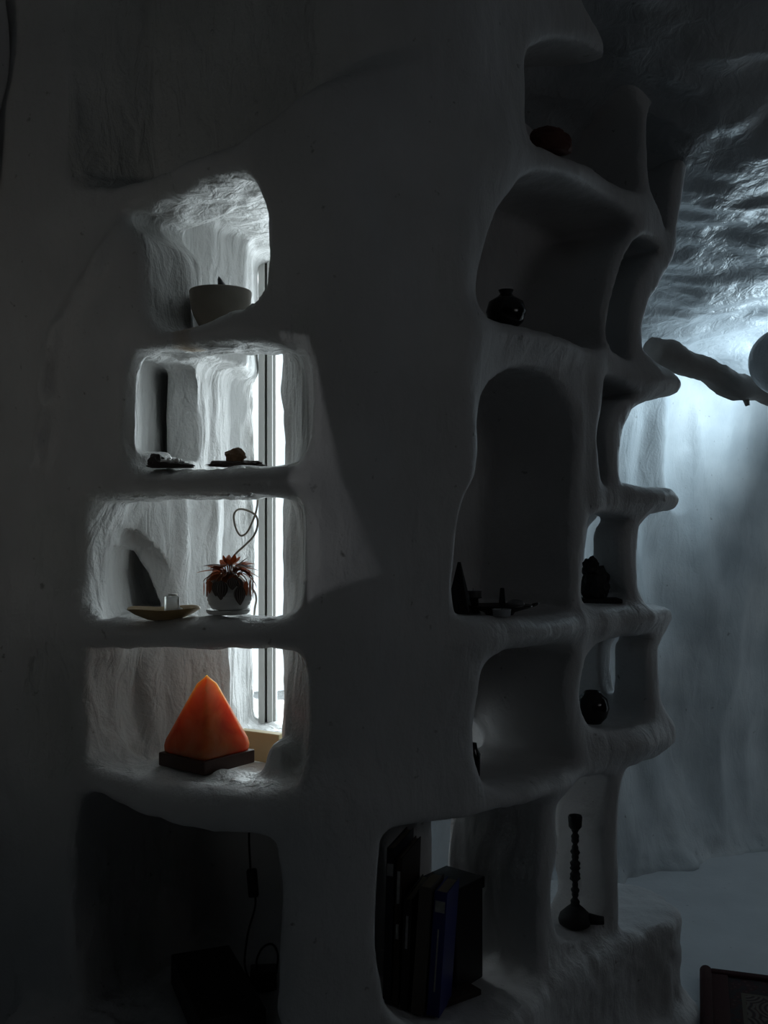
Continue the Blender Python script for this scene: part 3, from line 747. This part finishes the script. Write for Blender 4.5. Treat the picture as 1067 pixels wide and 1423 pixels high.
random.seed(11)
for k in range(22):
    LV.append((random.uniform(0, 360), random.uniform(.004, .016), random.uniform(.068, .088), random.uniform(.020, .036), random.uniform(.008, .012), random.uniform(.3, 1.6), random.uniform(-.2, 1.0), random.choice('rrrrd')))
for (az, r, z, L, w, dr, li, m) in LV:
    a = math.radians(az); b = (r*math.cos(a), r*math.sin(a), z)
    stem((0.15*r*math.cos(a), 0.15*r*math.sin(a), 0.048), b, 0.004); leaf(b, a, L, w, dr, li, M['leaf_'+m], roll=random.uniform(-.5, .5))
# leaves hanging over the rim, the big striped ones in front of the pot
for (dx_, z0_, L, w, m, y_) in ((-.010, .060, .034, .017, 'd', -.043), (-.020, .058, .026, .013, 'd', -.040), (.012, .066, .022, .014, 'd', -.044), (.026, .050, .034, .017, 'd', -.040),
                             (-.042, .058, .030, .009, 'r', -.014), (-.048, .056, .026, .008, 'r', -.010), (.042, .062, .034, .009, 'r', -.012), (.046, .060, .036, .008, 'r', -.006), (-.034, .060, .024, .011, 'r', -.03), (.036, .058, .026, .010, 'r', -.026)):
    az = math.atan2(y_, dx_); b = (dx_, y_, z0_)
    stem((dx_*.2, y_*.2, .050), (dx_*.9, y_*.9, z0_+.006), .016); stem((dx_*.9, y_*.9, z0_+.006), b, .001)
    leaf(b, az, L, w, 0.12, -math.pi/2+0.06, M['leaf_'+m], roll=0.1)
# pale flex looping down beside the window frame
M['flex'] = plain('pale_flex', (0.55, 0.50, 0.43), 0.5)
cp = [(358, 690), (357, 705), (352, 722), (343, 740), (334, 744), (327, 732), (325, 716), (331, 708), (343, 709), (355, 716), (358, 728), (353, 744), (341, 757), (329, 768), (323, 776), (324, 790), (338, 806), (352, 820), (356, 832), (354, 845), (353, 857)]
bm = bmesh.new(); pts = [PX(px, y, 2.0-0.0004*i) for i, (px, y) in enumerate(cp)]
tube(bm, catmull(pts, 6), 0.0021, 8); tag(bm_obj('power_flex', bm, M['flex']), 'pale thin flex looping down behind the plant beside the window frame', 'cord')

# salt pyramid lamp on dark base
M['salt'] = plain('orange_salt', (0.78, 0.27, 0.10), 0.42, **{'Subsurface Weight': 1.0, 'Subsurface Scale': 0.12})
b_ = M['salt'].node_tree.nodes['Principled BSDF']; nt = M['salt'].node_tree
b_.inputs['Subsurface Radius'].default_value = (1.0, 0.35, 0.12)
tc = nt.nodes.new('ShaderNodeTexCoord'); nz = nt.nodes.new('ShaderNodeTexNoise'); nz.inputs['Scale'].default_value = 14; nz.inputs['Detail'].default_value = 5; nz.inputs['Distortion'].default_value = 1.2
nt.links.new(tc.outputs['Object'], nz.inputs['Vector'])
cr = nt.nodes.new('ShaderNodeValToRGB'); cr.color_ramp.elements[0].position = 0.30; cr.color_ramp.elements[0].color = (0.72, 0.17, 0.05, 1); cr.color_ramp.elements[1].position = 0.72; cr.color_ramp.elements[1].color = (0.95, 0.55, 0.30, 1)
e = cr.color_ramp.elements.new(0.50); e.color = (0.90, 0.37, 0.12, 1)
nt.links.new(nz.outputs['Fac'], cr.inputs[0])
sp_ = nt.nodes.new('ShaderNodeSeparateXYZ'); nt.links.new(tc.outputs['Object'], sp_.inputs[0])   # tint by height: darker and redder towards the foot, paler towards the tip
zr_ = nt.nodes.new('ShaderNodeValToRGB'); zr_.color_ramp.elements[0].position = 0.03; zr_.color_ramp.elements[0].color = (0.62, 0.36, 0.26, 1)
zr_.color_ramp.elements[1].position = 0.20; zr_.color_ramp.elements[1].color = (1.0, 1.0, 1.0, 1)
q_ = zr_.color_ramp.elements.new(0.11); q_.color = (0.85, 0.72, 0.6, 1)
nt.links.new(sp_.outputs[2], zr_.inputs[0]); mx_ = nt.nodes.new('ShaderNodeMix'); mx_.data_type = 'RGBA'; mx_.blend_type = 'MULTIPLY'; mx_.inputs[0].default_value = 1
nt.links.new(cr.outputs[0], mx_.inputs[6]); nt.links.new(zr_.outputs[0], mx_.inputs[7]); nt.links.new(mx_.outputs[2], b_.inputs['Base Color'])
M['wood'] = plain('dark_reddish_wood', (0.055, 0.022, 0.014), 0.55, bump=0.5, bscale=50, var=0.5)
Yl = 2.03; ang = math.radians(-38)
cxl = X_(287.5, Yl); zl = max(surf_z(cxl+a, Yl+b, 0.86) for a in (-.07, -.03, .02, .06) for b in (-.03, .0, .03))
lp = empty('salt_lamp', (cxl, Yl, zl), ang); tag(lp, 'orange salt crystal pyramid lamp on a dark wooden base', 'lamp')
hb = 0.068
bm = bmesh.new(); add_box(bm, (0, 0, 0.0135), (2*hb, 2*hb, 0.027), bev=0.003); bm_obj('base', bm, M['wood'], lp, False)
apex = zpix(938, Yl)-zl
bm = bmesh.new(); rg = []
for (q, z) in ((0.058, 0.022), (0.0625, 0.030), (0.0630, 0.040), (0.0605, 0.052), (0.0460, 0.087), (0.0300, 0.126), (0.0150, 0.162), (0.0030, apex-0.004), (0.0008, apex)):
    ring = []
    for k in range(40):
        a = 2*math.pi*k/40; c, s_ = math.cos(a), math.sin(a); m_ = (abs(c)**14+abs(s_)**14)**(-1/14)
        ring.append(bm.verts.new((q*m_*c, q*m_*s_, z)))
    rg.append(ring)
for a, b in zip(rg, rg[1:]):
    for k in range(40): bm.faces.new((a[k], a[(k+1) % 40], b[(k+1) % 40], b[k]))
bm.faces.new(list(reversed(rg[0]))); bm.faces.new(rg[-1])
sm = bm_obj('salt_crystal', bm, M['salt'], lp)
# cream box behind it
M['cream'] = plain('cream_card', (0.60, 0.50, 0.28), 0.6, var=0.1, bscale=40)
Yc = 2.20; a, b = X_(335, Yc), X_(392, 2.12); zt, zb_ = zpix(1017, 2.16), rest(372, 2.16, 0.78, 0.01)
bm = bmesh.new(); add_box(bm, (0, 0, (zt-zb_)/2), (0.105, 0.022, zt-zb_), bev=0.002)
o = bm_obj('card_box', bm, M['cream'], None, False); o.location = ((a+b)/2, 2.165, zb_); o.rotation_euler.z = math.radians(-28)
tag(o, 'low cream card box lying behind the salt lamp, below the window frame', 'box')

# ================================================================ things in the right niches
def shelf_pt(px, n, ztop, r=0.012):
    s, Y = px_to_s(px); i = min(np.searchsorted(S, s), len(seg)-1)-0; i = max(i-1, 0)
    q = cv[i]+seg[i]/sl[i]*(s-S[i]); t = seg[i]/sl[i]; m = np.array([-t[1], t[0]])
    p = q+m*n
    return p[0], p[1], max(surf_z(p[0]+a, p[1]+b, ztop) for a in (-r, 0, r) for b in (-r, 0, r))
def find(px, Y, ztop, r=0.01):
    x = X_(px, Y); return Vector((x, Y, max(surf_z(x+a, Y+b, ztop) for a in (-r, 0, r) for b in (-r, 0, r))))
M['ochre'] = plain('dark_red_stone', (0.10, 0.03, 0.02), 0.7, bump=0.4)
M['silver'] = plain('thin_aluminium_cup', (0.55, 0.56, 0.58), 0.35, 0.2)
M['iron'] = plain('blackened_iron', (0.010, 0.010, 0.011), 0.6, bump=0.6, bscale=70)
# top niche: rounded reddish stone
p = find(765, 2.16, 2.15); tag(rock('red_stone', p, (0.045, 0.03, 0.034), 6.0, M['ochre'], 4, 0.2, 1.5), 'rounded dark red stone low in the topmost large niche', 'stone')
# second niche: dark round vase
p = find(703, 2.10, 1.85, 0.02)
v = empty('vase', p); tag(v, 'round glossy black vase at left in the niche above the arched one', 'vase')
bm = bmesh.new(); lathe(bm, [(0, 0), (0.022, 0.0), (0.036, 0.014), (0.042, 0.034), (0.036, 0.055), (0.018, 0.066), (0.012, 0.072), (0.016, 0.080), (0.014, 0.080), (0.009, 0.070), (0.0, 0.066)], 40); bm_obj('vase_body', bm, M['gloss_black'], v)
# arched niche: tray with tealights, incense block, cone
zt = zpix(846, 2.05)
p = find(694, 2.085, 1.15, 0.02); tz = p.z
t_ = empty('tray', p); tag(t_, 'long shallow black dish with handles in the arched niche', 'dish')
bm = bmesh.new(); lathe(bm, [(0, 0.0), (0.026, 0.0), (0.030, 0.006), (0.062, 0.016), (0.066, 0.021), (0.063, 0.021), (0.030, 0.010), (0.0, 0.009)], 40)
bmesh.ops.scale(bm, vec=(1.08, 0.7, 1.0), verts=bm.verts); bm_obj('tray_body', bm, M['gloss_black'], t_)
for sx in (-1, 1):
    bm = bmesh.new(); tube(bm, catmull([(sx*.066, -.012, .019), (sx*.078, -.006, .023), (sx*.078, .006, .023), (sx*.066, .012, .019)], 5), 0.0022, 8); bm_obj('handle', bm, M['gloss_black'], t_)
def tealight(loc, lab):
    e = empty('tealight', loc); tag(e, lab, 'candle', 'tealights in the arched niche')
    bm = bmesh.new(); lathe(bm, [(0, 0), (0.0175, 0), (0.0185, 0.0135), (0.0193, 0.0135), (0.0193, 0.0145), (0.0175, 0.0145), (0.0172, 0.010), (0, 0.0098)], 32); bm_obj('cup', bm, M['silver'], e)
    bm = bmesh.new(); lathe(bm, [(0.0168, 0.0099), (0.0165, 0.0115), (0, 0.0118)], 24); bm_obj('wax', bm, M['wax'], e)
    bm = bmesh.new(); tube(bm, [Vector((0, 0, .0117)), Vector((0.0004, 0, .019))], 0.0006, 6); bm_obj('wick', bm, M['black'], e)
q = find(697, 1.985+0.03, 1.12, 0.01); tealight(q, 'silver tealight on the shelf in front of the black dish')
lidp = Vector((X_(660, 2.09), 2.09, 0))
bm = bmesh.new(); lathe(bm, [(0, 0), (0.016, 0), (0.014, 0.004), (0.011, 0.030), (0.019, 0.032), (0.019, 0.0335), (0, 0.0335)], 24)
lidp.z = find(660, 2.12, 1.13, 0.005).z
st = bm_obj('tealight_stand', bm, M['iron']); st.location = (X_(657, 2.13), 2.13, lidp.z); tag(st, 'small black iron stand carrying a tealight, left behind the black dish', 'stand')
tealight(Vector((X_(657, 2.13), 2.13, lidp.z+0.0337)), 'silver tealight raised on the iron stand behind the black dish')
bm = bmesh.new(); add_box(bm, (0, 0, 0.02), (0.015, 0.015, 0.040), bev=0.002)
for v in bm.verts:
    if v.co.z > 0.035: v.co.x *= 0.55; v.co.y *= 0.55; v.co.z += 0.006
o = bm_obj('stone_block', bm, M['iron'], None, False); o.location = p+Vector((0.006, 0.004, 0.0095)); tag(o, 'upright black stone point standing in the black dish', 'stone')
M['clear'] = plain('smoky_glass', (0.35, 0.36, 0.38), 0.12, **{'Transmission Weight': 0.5})
bm = bmesh.new(); bmesh.ops.create_uvsphere(bm, u_segments=24, v_segments=14, radius=0.0125); bmesh.ops.scale(bm, vec=(1.5, 1, 0.8), verts=bm.verts)
o = bm_obj('glass_pebble', bm, M['clear']); o.location = p+Vector((0.033, -0.004, 0.0225)); tag(o, 'smoky glass pebble lying at the right in the black dish', 'pebble')
q = find(640, 2.04, 1.15, 0.008); q = Vector((X_(638, 2.075), 2.075, q.z))
bm = bmesh.new(); bmesh.ops.create_cone(bm, cap_ends=True, segments=4, radius1=0.034, radius2=0.004, depth=0.105); bmesh.ops.translate(bm, vec=(0, 0, 0.0525), verts=bm.verts)
o = bm_obj('black_pyramid', bm, M['iron'], None, False); o.location = q; o.rotation_euler.z = 0.5; tag(o, 'tall black pyramid at the left edge of the arched niche', 'ornament')
# second column: small pot with ring, bust, round pot
def at_px(px, Y, ztop, r=0.006): return find(px, Y, ztop, r)
p = at_px(846, 2.43, 1.42)
v = empty('incense_pot', p); tag(v, 'tiny black pot with a wire ring beside the divider, third shelf from top', 'pot')
bm = bmesh.new(); lathe(bm, [(0, 0), (0.014, 0), (0.018, 0.008), (0.016, 0.022), (0.013, 0.024), (0, 0.024)], 24); bm_obj('pot_body', bm, M['iron'], v)
bm = bmesh.new(); tube(bm, [Vector((0.008*math.cos(a)-.004, 0, 0.031+0.008*math.sin(a))) for a in np.linspace(-1.2, 4.2, 20)], 0.0012, 6); bm_obj('ring', bm, M['silver'], v)
p = at_px(826, 2.38, 1.15, 0.01)
v = empty('bust', p); tag(v, 'rough black carved bust on a flat plinth in the right column', 'sculpture')
bm = bmesh.new(); add_box(bm, (0.012, 0, 0.005), (0.095, 0.06, 0.010), bev=0.002); bm_obj('plinth', bm, M['iron'], v, False)
rock('bust_body', (0, 0, 0.009), (0.034, 0.026, 0.044), 11, M['iron'], 4, 0.25, 2.0, parent=v)
rock('bust_head', (-0.008, 0, 0.060), (0.021, 0.020, 0.027), 12.5, M['iron'], 4, 0.3, 2.2, parent=v)
p = at_px(823, 2.40, 0.88, 0.015)
v = empty('round_pot', p); tag(v, 'glossy black round pot low in the right column niche', 'pot')
bm = bmesh.new(); lathe(bm, [(0, 0), (0.022, 0), (0.024, 0.003), (0.034, 0.014), (0.040, 0.036), (0.035, 0.058), (0.022, 0.070), (0.018, 0.076), (0.016, 0.075), (0.018, 0.068), (0, 0.060)], 40); bm_obj('pot_body', bm, M['gloss_black'], v)
p = at_px(664, 2.12, 0.85, 0.01)
bm = bmesh.new(); lathe(bm, [(0, 0), (0.015, 0), (0.016, 0.045), (0.010, 0.055), (0.008, 0.068), (0, 0.068)], 24)
o = bm_obj('small_bottle', bm, M['gloss_black']); o.location = (X_(657, 2.12), 2.12, p.z); tag(o, 'small dark bottle at the far left inside the square niche below the arched one', 'bottle')

# candle holder on the bench
p = find(799, 2.33, 0.45, 0.006); ch = empty('candle_holder', p); tag(ch, 'tall black twisted iron candle holder on the bench by the last pillar', 'candle holder')
hgt = zpix(1133, 2.33)-p.z
bm = bmesh.new(); lathe(bm, [(0, 0), (0.036, 0.0), (0.038, 0.010), (0.034, 0.022), (0.020, 0.036), (0.013, 0.042), (0, 0.044)], 28, ribs=lambda a, z: 0.04*math.sin(3*a)); bm_obj('base', bm, M['iron'], ch)
bm = bmesh.new(); tube(bm, [Vector((0.03, -.006, .014)), Vector((0.05, -.01, 0.012)), Vector((0.064, -.012, 0.012))], lambda t: 0.013-0.004*t, 12); bm_obj('foot', bm, M['iron'], ch)
bm = bmesh.new(); pr = []
for k in range(60):
    t = k/59; pr.append((0.0085+0.0018*math.sin(t*38)+0.0012*math.sin(t*91+1)+(0.002 if 0.35 < t < 0.5 else 0), 0.040+(hgt-0.070)*t))
lathe(bm, pr, 16, ribs=lambda a, z: 0.12*math.sin(2*a+z*60)); bm_obj('stem', bm, M['iron'], ch)
bm = bmesh.new(); lathe(bm, [(0, hgt-.034), (0.010, hgt-.032), (0.015, hgt-.026), (0.0165, hgt-.004), (0.0145, hgt), (0.0115, hgt-.003), (0, hgt-.008)], 24); bm_obj('cup', bm, M['iron'], ch)

# ================================================================ books and boxes on the bench, left of the first pillar
M['page'] = plain('yellowed_pages', (0.33, 0.28, 0.20), 0.8, bump=0.3, bscale=200)
def book(px, Y, th, dep, hgt, rz, tilt, mat, label, lab_m=None, spine=(0.5, 0.5, 0.5), group='books leaning beside the pier'):
    b = find(px, Y, 0.6, 0.01); e = empty('book', b, rz); e.rotation_euler = (0, tilt, rz)
    bm = bmesh.new(); add_box(bm, (-th/2+.001, dep/2, hgt/2), (0.002, dep, hgt)); add_box(bm, (th/2-.001, dep/2, hgt/2), (0.002, dep, hgt)); add_box(bm, (0, 0.001, hgt/2), (th, 0.003, hgt), bev=.001)
    bm_obj('cover', bm, mat, e, False)
    bm = bmesh.new(); add_box(bm, (0, dep/2+.001, hgt/2), (th-0.004, dep-.008, hgt-0.008)); bm_obj('pages', bm, M['page'], e, False)
    if lab_m is not None:
        for (z_, h_, w_) in lab_m:
            bm = bmesh.new(); add_box(bm, (0, -0.0008, hgt*z_), (th*w_, 0.0008, hgt*h_)); bm_obj('spine_print', bm, plain('spine_print', spine, 0.6, bump=.3, var=.6, bscale=300), e, False)
    tag(e, label, 'book', group); return e
def clr(n, c, r=0.4): M[n] = plain(n, c, r, bump=0.1); return M[n]
book(601, 1.955, 0.026, 0.085, 0.245, -0.35, 0.07, clr('cobalt_cover', (0.010, 0.014, 0.16)), 'thick blue book with worn spine label, rightmost of the leaning books', [(0.88, 0.09, 0.75), (0.45, 0.5, 0.12)], (0.35, 0.35, 0.33))
book(579, 1.955, 0.024, 0.085, 0.250, -0.35, 0.07, clr('taupe_cover', (0.10, 0.085, 0.07)), 'thick taupe-grey book standing against the blue book')
book(561, 1.97, 0.016, 0.14, 0.215, -0.3, 0.04, clr('black_cover', (0.012, 0.012, 0.012)), 'black book with pale vertical spine lettering beside the taupe one', [(0.7, 0.3, 0.3)], (0.4, 0.4, 0.4))
book(549, 1.98, 0.012, 0.14, 0.290, -0.3, 0.03, clr('brown_cover', (0.03, 0.018, 0.010)), 'tall slim dark brown book with white spine strip near the pier', [(0.80, 0.22, 0.5), (0.5, .1, .5)], (0.45, 0.45, 0.43))
book(537, 1.985, 0.016, 0.14, 0.300, -0.3, 0.03, clr('navy_cover', (0.008, 0.010, 0.018)), 'tall dark navy book with grey lettering, tucked closest to the pier', [(0.86, 0.08, 0.8)], (0.30, 0.30, 0.30))
M['darkbox'] = plain('black_box', (0.010, 0.009, 0.009), 0.5, bump=0.2); M['darkwood'] = plain('dark_board', (0.05, 0.035, 0.03), 0.6, bump=0.3, var=0.3)
p = find(612, 2.16, 0.5, 0.02); e = empty('storage_box', (X_(627, 2.13), 2.13, p.z), -0.70); tag(e, 'large black box with flat lid behind the leaning books', 'box')
bm = bmesh.new(); add_box(bm, (0, 0, 0.095), (0.096, 0.096, 0.19), bev=.003); bm_obj('box_body', bm, M['darkbox'], e, False)
bm = bmesh.new(); add_box(bm, (0, 0, 0.202), (0.102, 0.102, 0.024), bev=.002); bm_obj('lid', bm, M['darkbox'], e, False)
p = find(630, 2.06, 0.5, 0.02); bm = bmesh.new(); add_box(bm, (0, 0, 0.006), (0.10, 0.05, 0.012), bev=.002)
o = bm_obj('board', bm, M['darkwood'], None, False); o.location = (X_(632, 2.05), 2.05, p.z); o.rotation_euler.z = 0.62; tag(o, 'thin dark wooden board lying in front of the black box', 'board')

# ================================================================ cord recess, lower left
p = find(300, 2.02, 0.5, 0.03)
bm = bmesh.new(); add_box(bm, (0, 0, 0.032), (0.125, 0.30, 0.064), bev=.004)
o = bm_obj('flat_box', bm, M['darkbox'], None, False); o.location = (X_(300, 2.0)+0.0, 2.0, p.z); o.rotation_euler.z = math.radians(22); tag(o, 'flat black box lying in the dark recess under the lit niches', 'box')
cd = empty('lamp_cord', (X_(346, 2.08), 2.08, 0.3)); tag(cd, 'black lamp cord with inline switch hanging in the lower recess', 'cord')
def ctube(name, pts, r, parent, Y0=2.08):
    bm = bmesh.new(); tube(bm, catmull([PX(a, b, Y0 if len(q)==0 else q[0])-Vector(parent.location) for a, b, *q in pts], 8), r, 8); return bm_obj(name, bm, M['black'], parent)
ctube('upper_cord', [(346, 1150, 2.02), (346, 1170, 2.05), (347, 1190), (348, 1208)], 0.0022, cd)
bm = bmesh.new(); add_box(bm, PX(351, 1227, 2.08)-Vector(cd.location), (0.021, 0.015, 0.058), Matrix.Rotation(-0.08, 3, 'Y'), 0.004); bm_obj('switch', bm, M['black'], cd)
ctube('lower_cord', [(355, 1244), (354, 1262), (346, 1290), (342, 1312), (340, 1340), (346, 1360), (355, 1372), (363, 1377)], 0.0022, cd)
p = find(366, 2.12, 0.4, 0.01); ad = empty('power_adaptor', (X_(366, 2.12), 2.12, p.z), 0.1); tag(ad, 'black power adaptor block with curled cable on the recess floor', 'adaptor')
bm = bmesh.new(); add_box(bm, (0, 0, 0.022), (0.055, 0.045, 0.042), bev=.004); bm_obj('adaptor_body', bm, M['darkbox'], ad)
bm = bmesh.new(); tube(bm, catmull([Vector(q) for q in ((.027, 0, .03), (.03, 0.0, .07), (.018, 0.0, .092), (-.002, 0, .085), (-.014, 0, .06), (-.012, 0, .042))], 8), 0.0022, 8); bm_obj('cable', bm, M['black'], ad)

# ================================================================ log under the cave vault
M['bark'] = plain('weathered_wood', (0.32, 0.29, 0.27), 0.75, bump=1.0, bscale=45, var=0.45)
A, B = PX(905, 492, 2.93), PX(1110, 561, 3.16); B = B+(B-A)*0.14
bm = bmesh.new(); pts = [A.lerp(B, t)+Vector((0, 0, 0.010*math.sin(t*9)+0.004*math.sin(t*23))) for t in np.linspace(0, 1, 60)]
tube(bm, pts, lambda t: 0.044-0.010*min(1, t*1.4)+0.003*math.sin(t*17), 24)
for v in bm.verts:
    k = fbm(np.array([v.co.x*1.0]), np.array([v.co.y*1.6]), np.array([v.co.z*1.6]), 22, 3)[0]; v.co += Vector((0, -0.3, 1)).normalized()*0.007*k
lg = empty('log', A)
o = bm_obj('log_trunk', bm, M['bark']); o.parent = lg; o.data.transform(Matrix.Translation(-A))
kp = PX(1037, 552, 3.06)-A
bm = bmesh.new(); tube(bm, [kp+Vector((-.012, 0, .02)), kp+Vector((-.002, 0, -.004)), kp+Vector((.004, 0, -.026))], lambda t: 0.014-0.007*t, 10); bm_obj('knot_stub', bm, M['bark'], lg)
tag(lg, 'weathered grey log spanning the cave under the vault', 'log')

# ================================================================ rug
M['rug_red'] = plain('deep_red_wool', (0.030, 0.0015, 0.0015), 0.95, bump=0.8, bscale=400, var=0.3)
rug = empty('rug', (0.725, 2.256, 0.006), -0.30)
def rug_mat():
    m, nt, b = mat_new('rug_pattern'); N = nt.nodes; L = nt.links.new; b.inputs['Roughness'].default_value = 0.95
    tc = N.new('ShaderNodeTexCoord')
    def n(t, **k):
        q = N.new(t)
        for a, v in k.items(): setattr(q, a, v)
        return q
    sp = n('ShaderNodeSeparateXYZ'); L(tc.outputs['Object'], sp.inputs[0])
    wv = n('ShaderNodeTexVoronoi', feature='DISTANCE_TO_EDGE'); wv.inputs['Scale'].default_value = 16; L(tc.outputs['Object'], wv.inputs['Vector'])
    vo = n('ShaderNodeTexVoronoi'); vo.inputs['Scale'].default_value = 16; L(tc.outputs['Object'], vo.inputs['Vector'])
    wn = n('ShaderNodeMath', operation='MULTIPLY'); wn.inputs[1].default_value = 34; L(vo.outputs['Distance'], wn.inputs[0])
    sn = n('ShaderNodeMath', operation='SINE'); L(wn.outputs[0], sn.inputs[0])
    r = n('ShaderNodeValToRGB'); r.color_ramp.interpolation = 'CONSTANT'; els = r.color_ramp.elements
    els[0].position = 0; els[0].color = (0.10, 0.085, 0.07, 1); els[1].position = 0.45; els[1].color = (0.045, 0.006, 0.006, 1)
    q = els.new(0.62); q.color = (0.03, 0.012, 0.012, 1); q = els.new(0.74); q.color = (0.07, 0.035, 0.03, 1); q = els.new(.9); q.color = (0.010, 0.012, 0.015, 1)
    mr = n('ShaderNodeMapRange'); mr.inputs[1].default_value = -1; mr.inputs[2].default_value = 1; L(sn.outputs[0], mr.inputs[0]); L(mr.outputs[0], r.inputs[0])
    # border darker band
    def less(sock, v):
        q = n('ShaderNodeMath', operation='LESS_THAN'); L(sock, q.inputs[0]); q.inputs[1].default_value = v; return q
    inv = n('ShaderNodeMath', operation='SUBTRACT'); inv.inputs[0].default_value = 0.45; L(sp.outputs[1], inv.inputs[1])   # distance from far edge
    mn = n('ShaderNodeMath', operation='MINIMUM'); L(sp.outputs[0], mn.inputs[0]); L(inv.outputs[0], mn.inputs[1])
    ch_ = n('ShaderNodeTexVoronoi'); ch_.inputs['Scale'].default_value = 45; L(tc.outputs['Object'], ch_.inputs['Vector'])
    r2 = n('ShaderNodeValToRGB'); r2.color_ramp.interpolation = 'CONSTANT'; e2 = r2.color_ramp.elements
    e2[0].position = 0; e2[0].color = (0.05, 0.02, 0.02, 1); e2[1].position = 0.22; e2[1].color = (0.025, 0.002, 0.002, 1); q = e2.new(0.5); q.color = (0.012, 0.008, 0.01, 1)
    L(ch_.outputs['Distance'], r2.inputs[0])
    m1 = n('ShaderNodeMix', data_type='RGBA'); L(less(mn.outputs[0], 0.085).outputs[0], m1.inputs[0]); L(r.outputs[0], m1.inputs[6]); L(r2.outputs[0], m1.inputs[7])
    g1_ = less(mn.outputs[0], 0.095); g2_ = n('ShaderNodeMath', operation='GREATER_THAN'); L(mn.outputs[0], g2_.inputs[0]); g2_.inputs[1].default_value = 0.085
    an = n('ShaderNodeMath', operation='MULTIPLY'); L(g1_.outputs[0], an.inputs[0]); L(g2_.outputs[0], an.inputs[1])
    m2 = n('ShaderNodeMix', data_type='RGBA'); L(an.outputs[0], m2.inputs[0]); L(m1.outputs[2], m2.inputs[6]); m2.inputs[7].default_value = (0.08, 0.07, 0.05, 1)
    L(m2.outputs[2], b.inputs['Base Color'])
    nz_ = n('ShaderNodeTexNoise'); nz_.inputs['Scale'].default_value = 500; L(tc.outputs['Object'], nz_.inputs['Vector'])
    bp_ = n('ShaderNodeBump'); bp_.inputs['Strength'].default_value = 0.6; bp_.inputs['Distance'].default_value = 0.002; L(nz_.outputs['Fac'], bp_.inputs['Height']); L(bp_.outputs[0], b.inputs['Normal'])
    return m
M['rug'] = rug_mat()
bm = bmesh.new(); add_box(bm, (0.55, 0.0, 0.007), (1.10, 0.90, 0.012), bev=0.003); bm_obj('rug_field', bm, M['rug'], rug)
bm = bmesh.new(); tube(bm, [Vector((0.0, y_, 0.012)) for y_ in np.linspace(-0.45, 0.47, 12)], 0.016, 14); add_box(bm, (0.03, 0.01, 0.0145), (0.05, 0.92, 0.006), bev=0.002); bm_obj('side_binding', bm, M['rug_red'], rug)
bm = bmesh.new(); add_box(bm, (0.57, 0.462, 0.012), (1.12, 0.03, 0.018), bev=0.006); bm_obj('end_binding', bm, M['rug_red'], rug)
tag(rug, 'dark red patterned wool rug with plain red edge on the floor', 'rug')

# ================================================================ plaster boss on the vault, arch edge at far left
bm = bmesh.new(); bmesh.ops.create_icosphere(bm, subdivisions=5, radius=0.105)
bmesh.ops.scale(bm, vec=(1.0, 0.8, 0.95), verts=bm.verts)
o = bm_obj('trim_1', bm, M['ceil']); o.location = PX(1092, 503, 2.90); tag(o, kind='structure')
bm = bmesh.new()
pts = [PX(a-22, b, 2.10) for a, b in ((-6, -160), (-4, -20), (4, 40), (6, 95), (-4, 150), (-14, 240), (-40, 340))]
tube(bm, catmull(pts, 8), lambda t: 0.05-0.02*t, 24)
o = bm_obj('trim_2', bm, M['shelf']); tag(o, kind='structure')
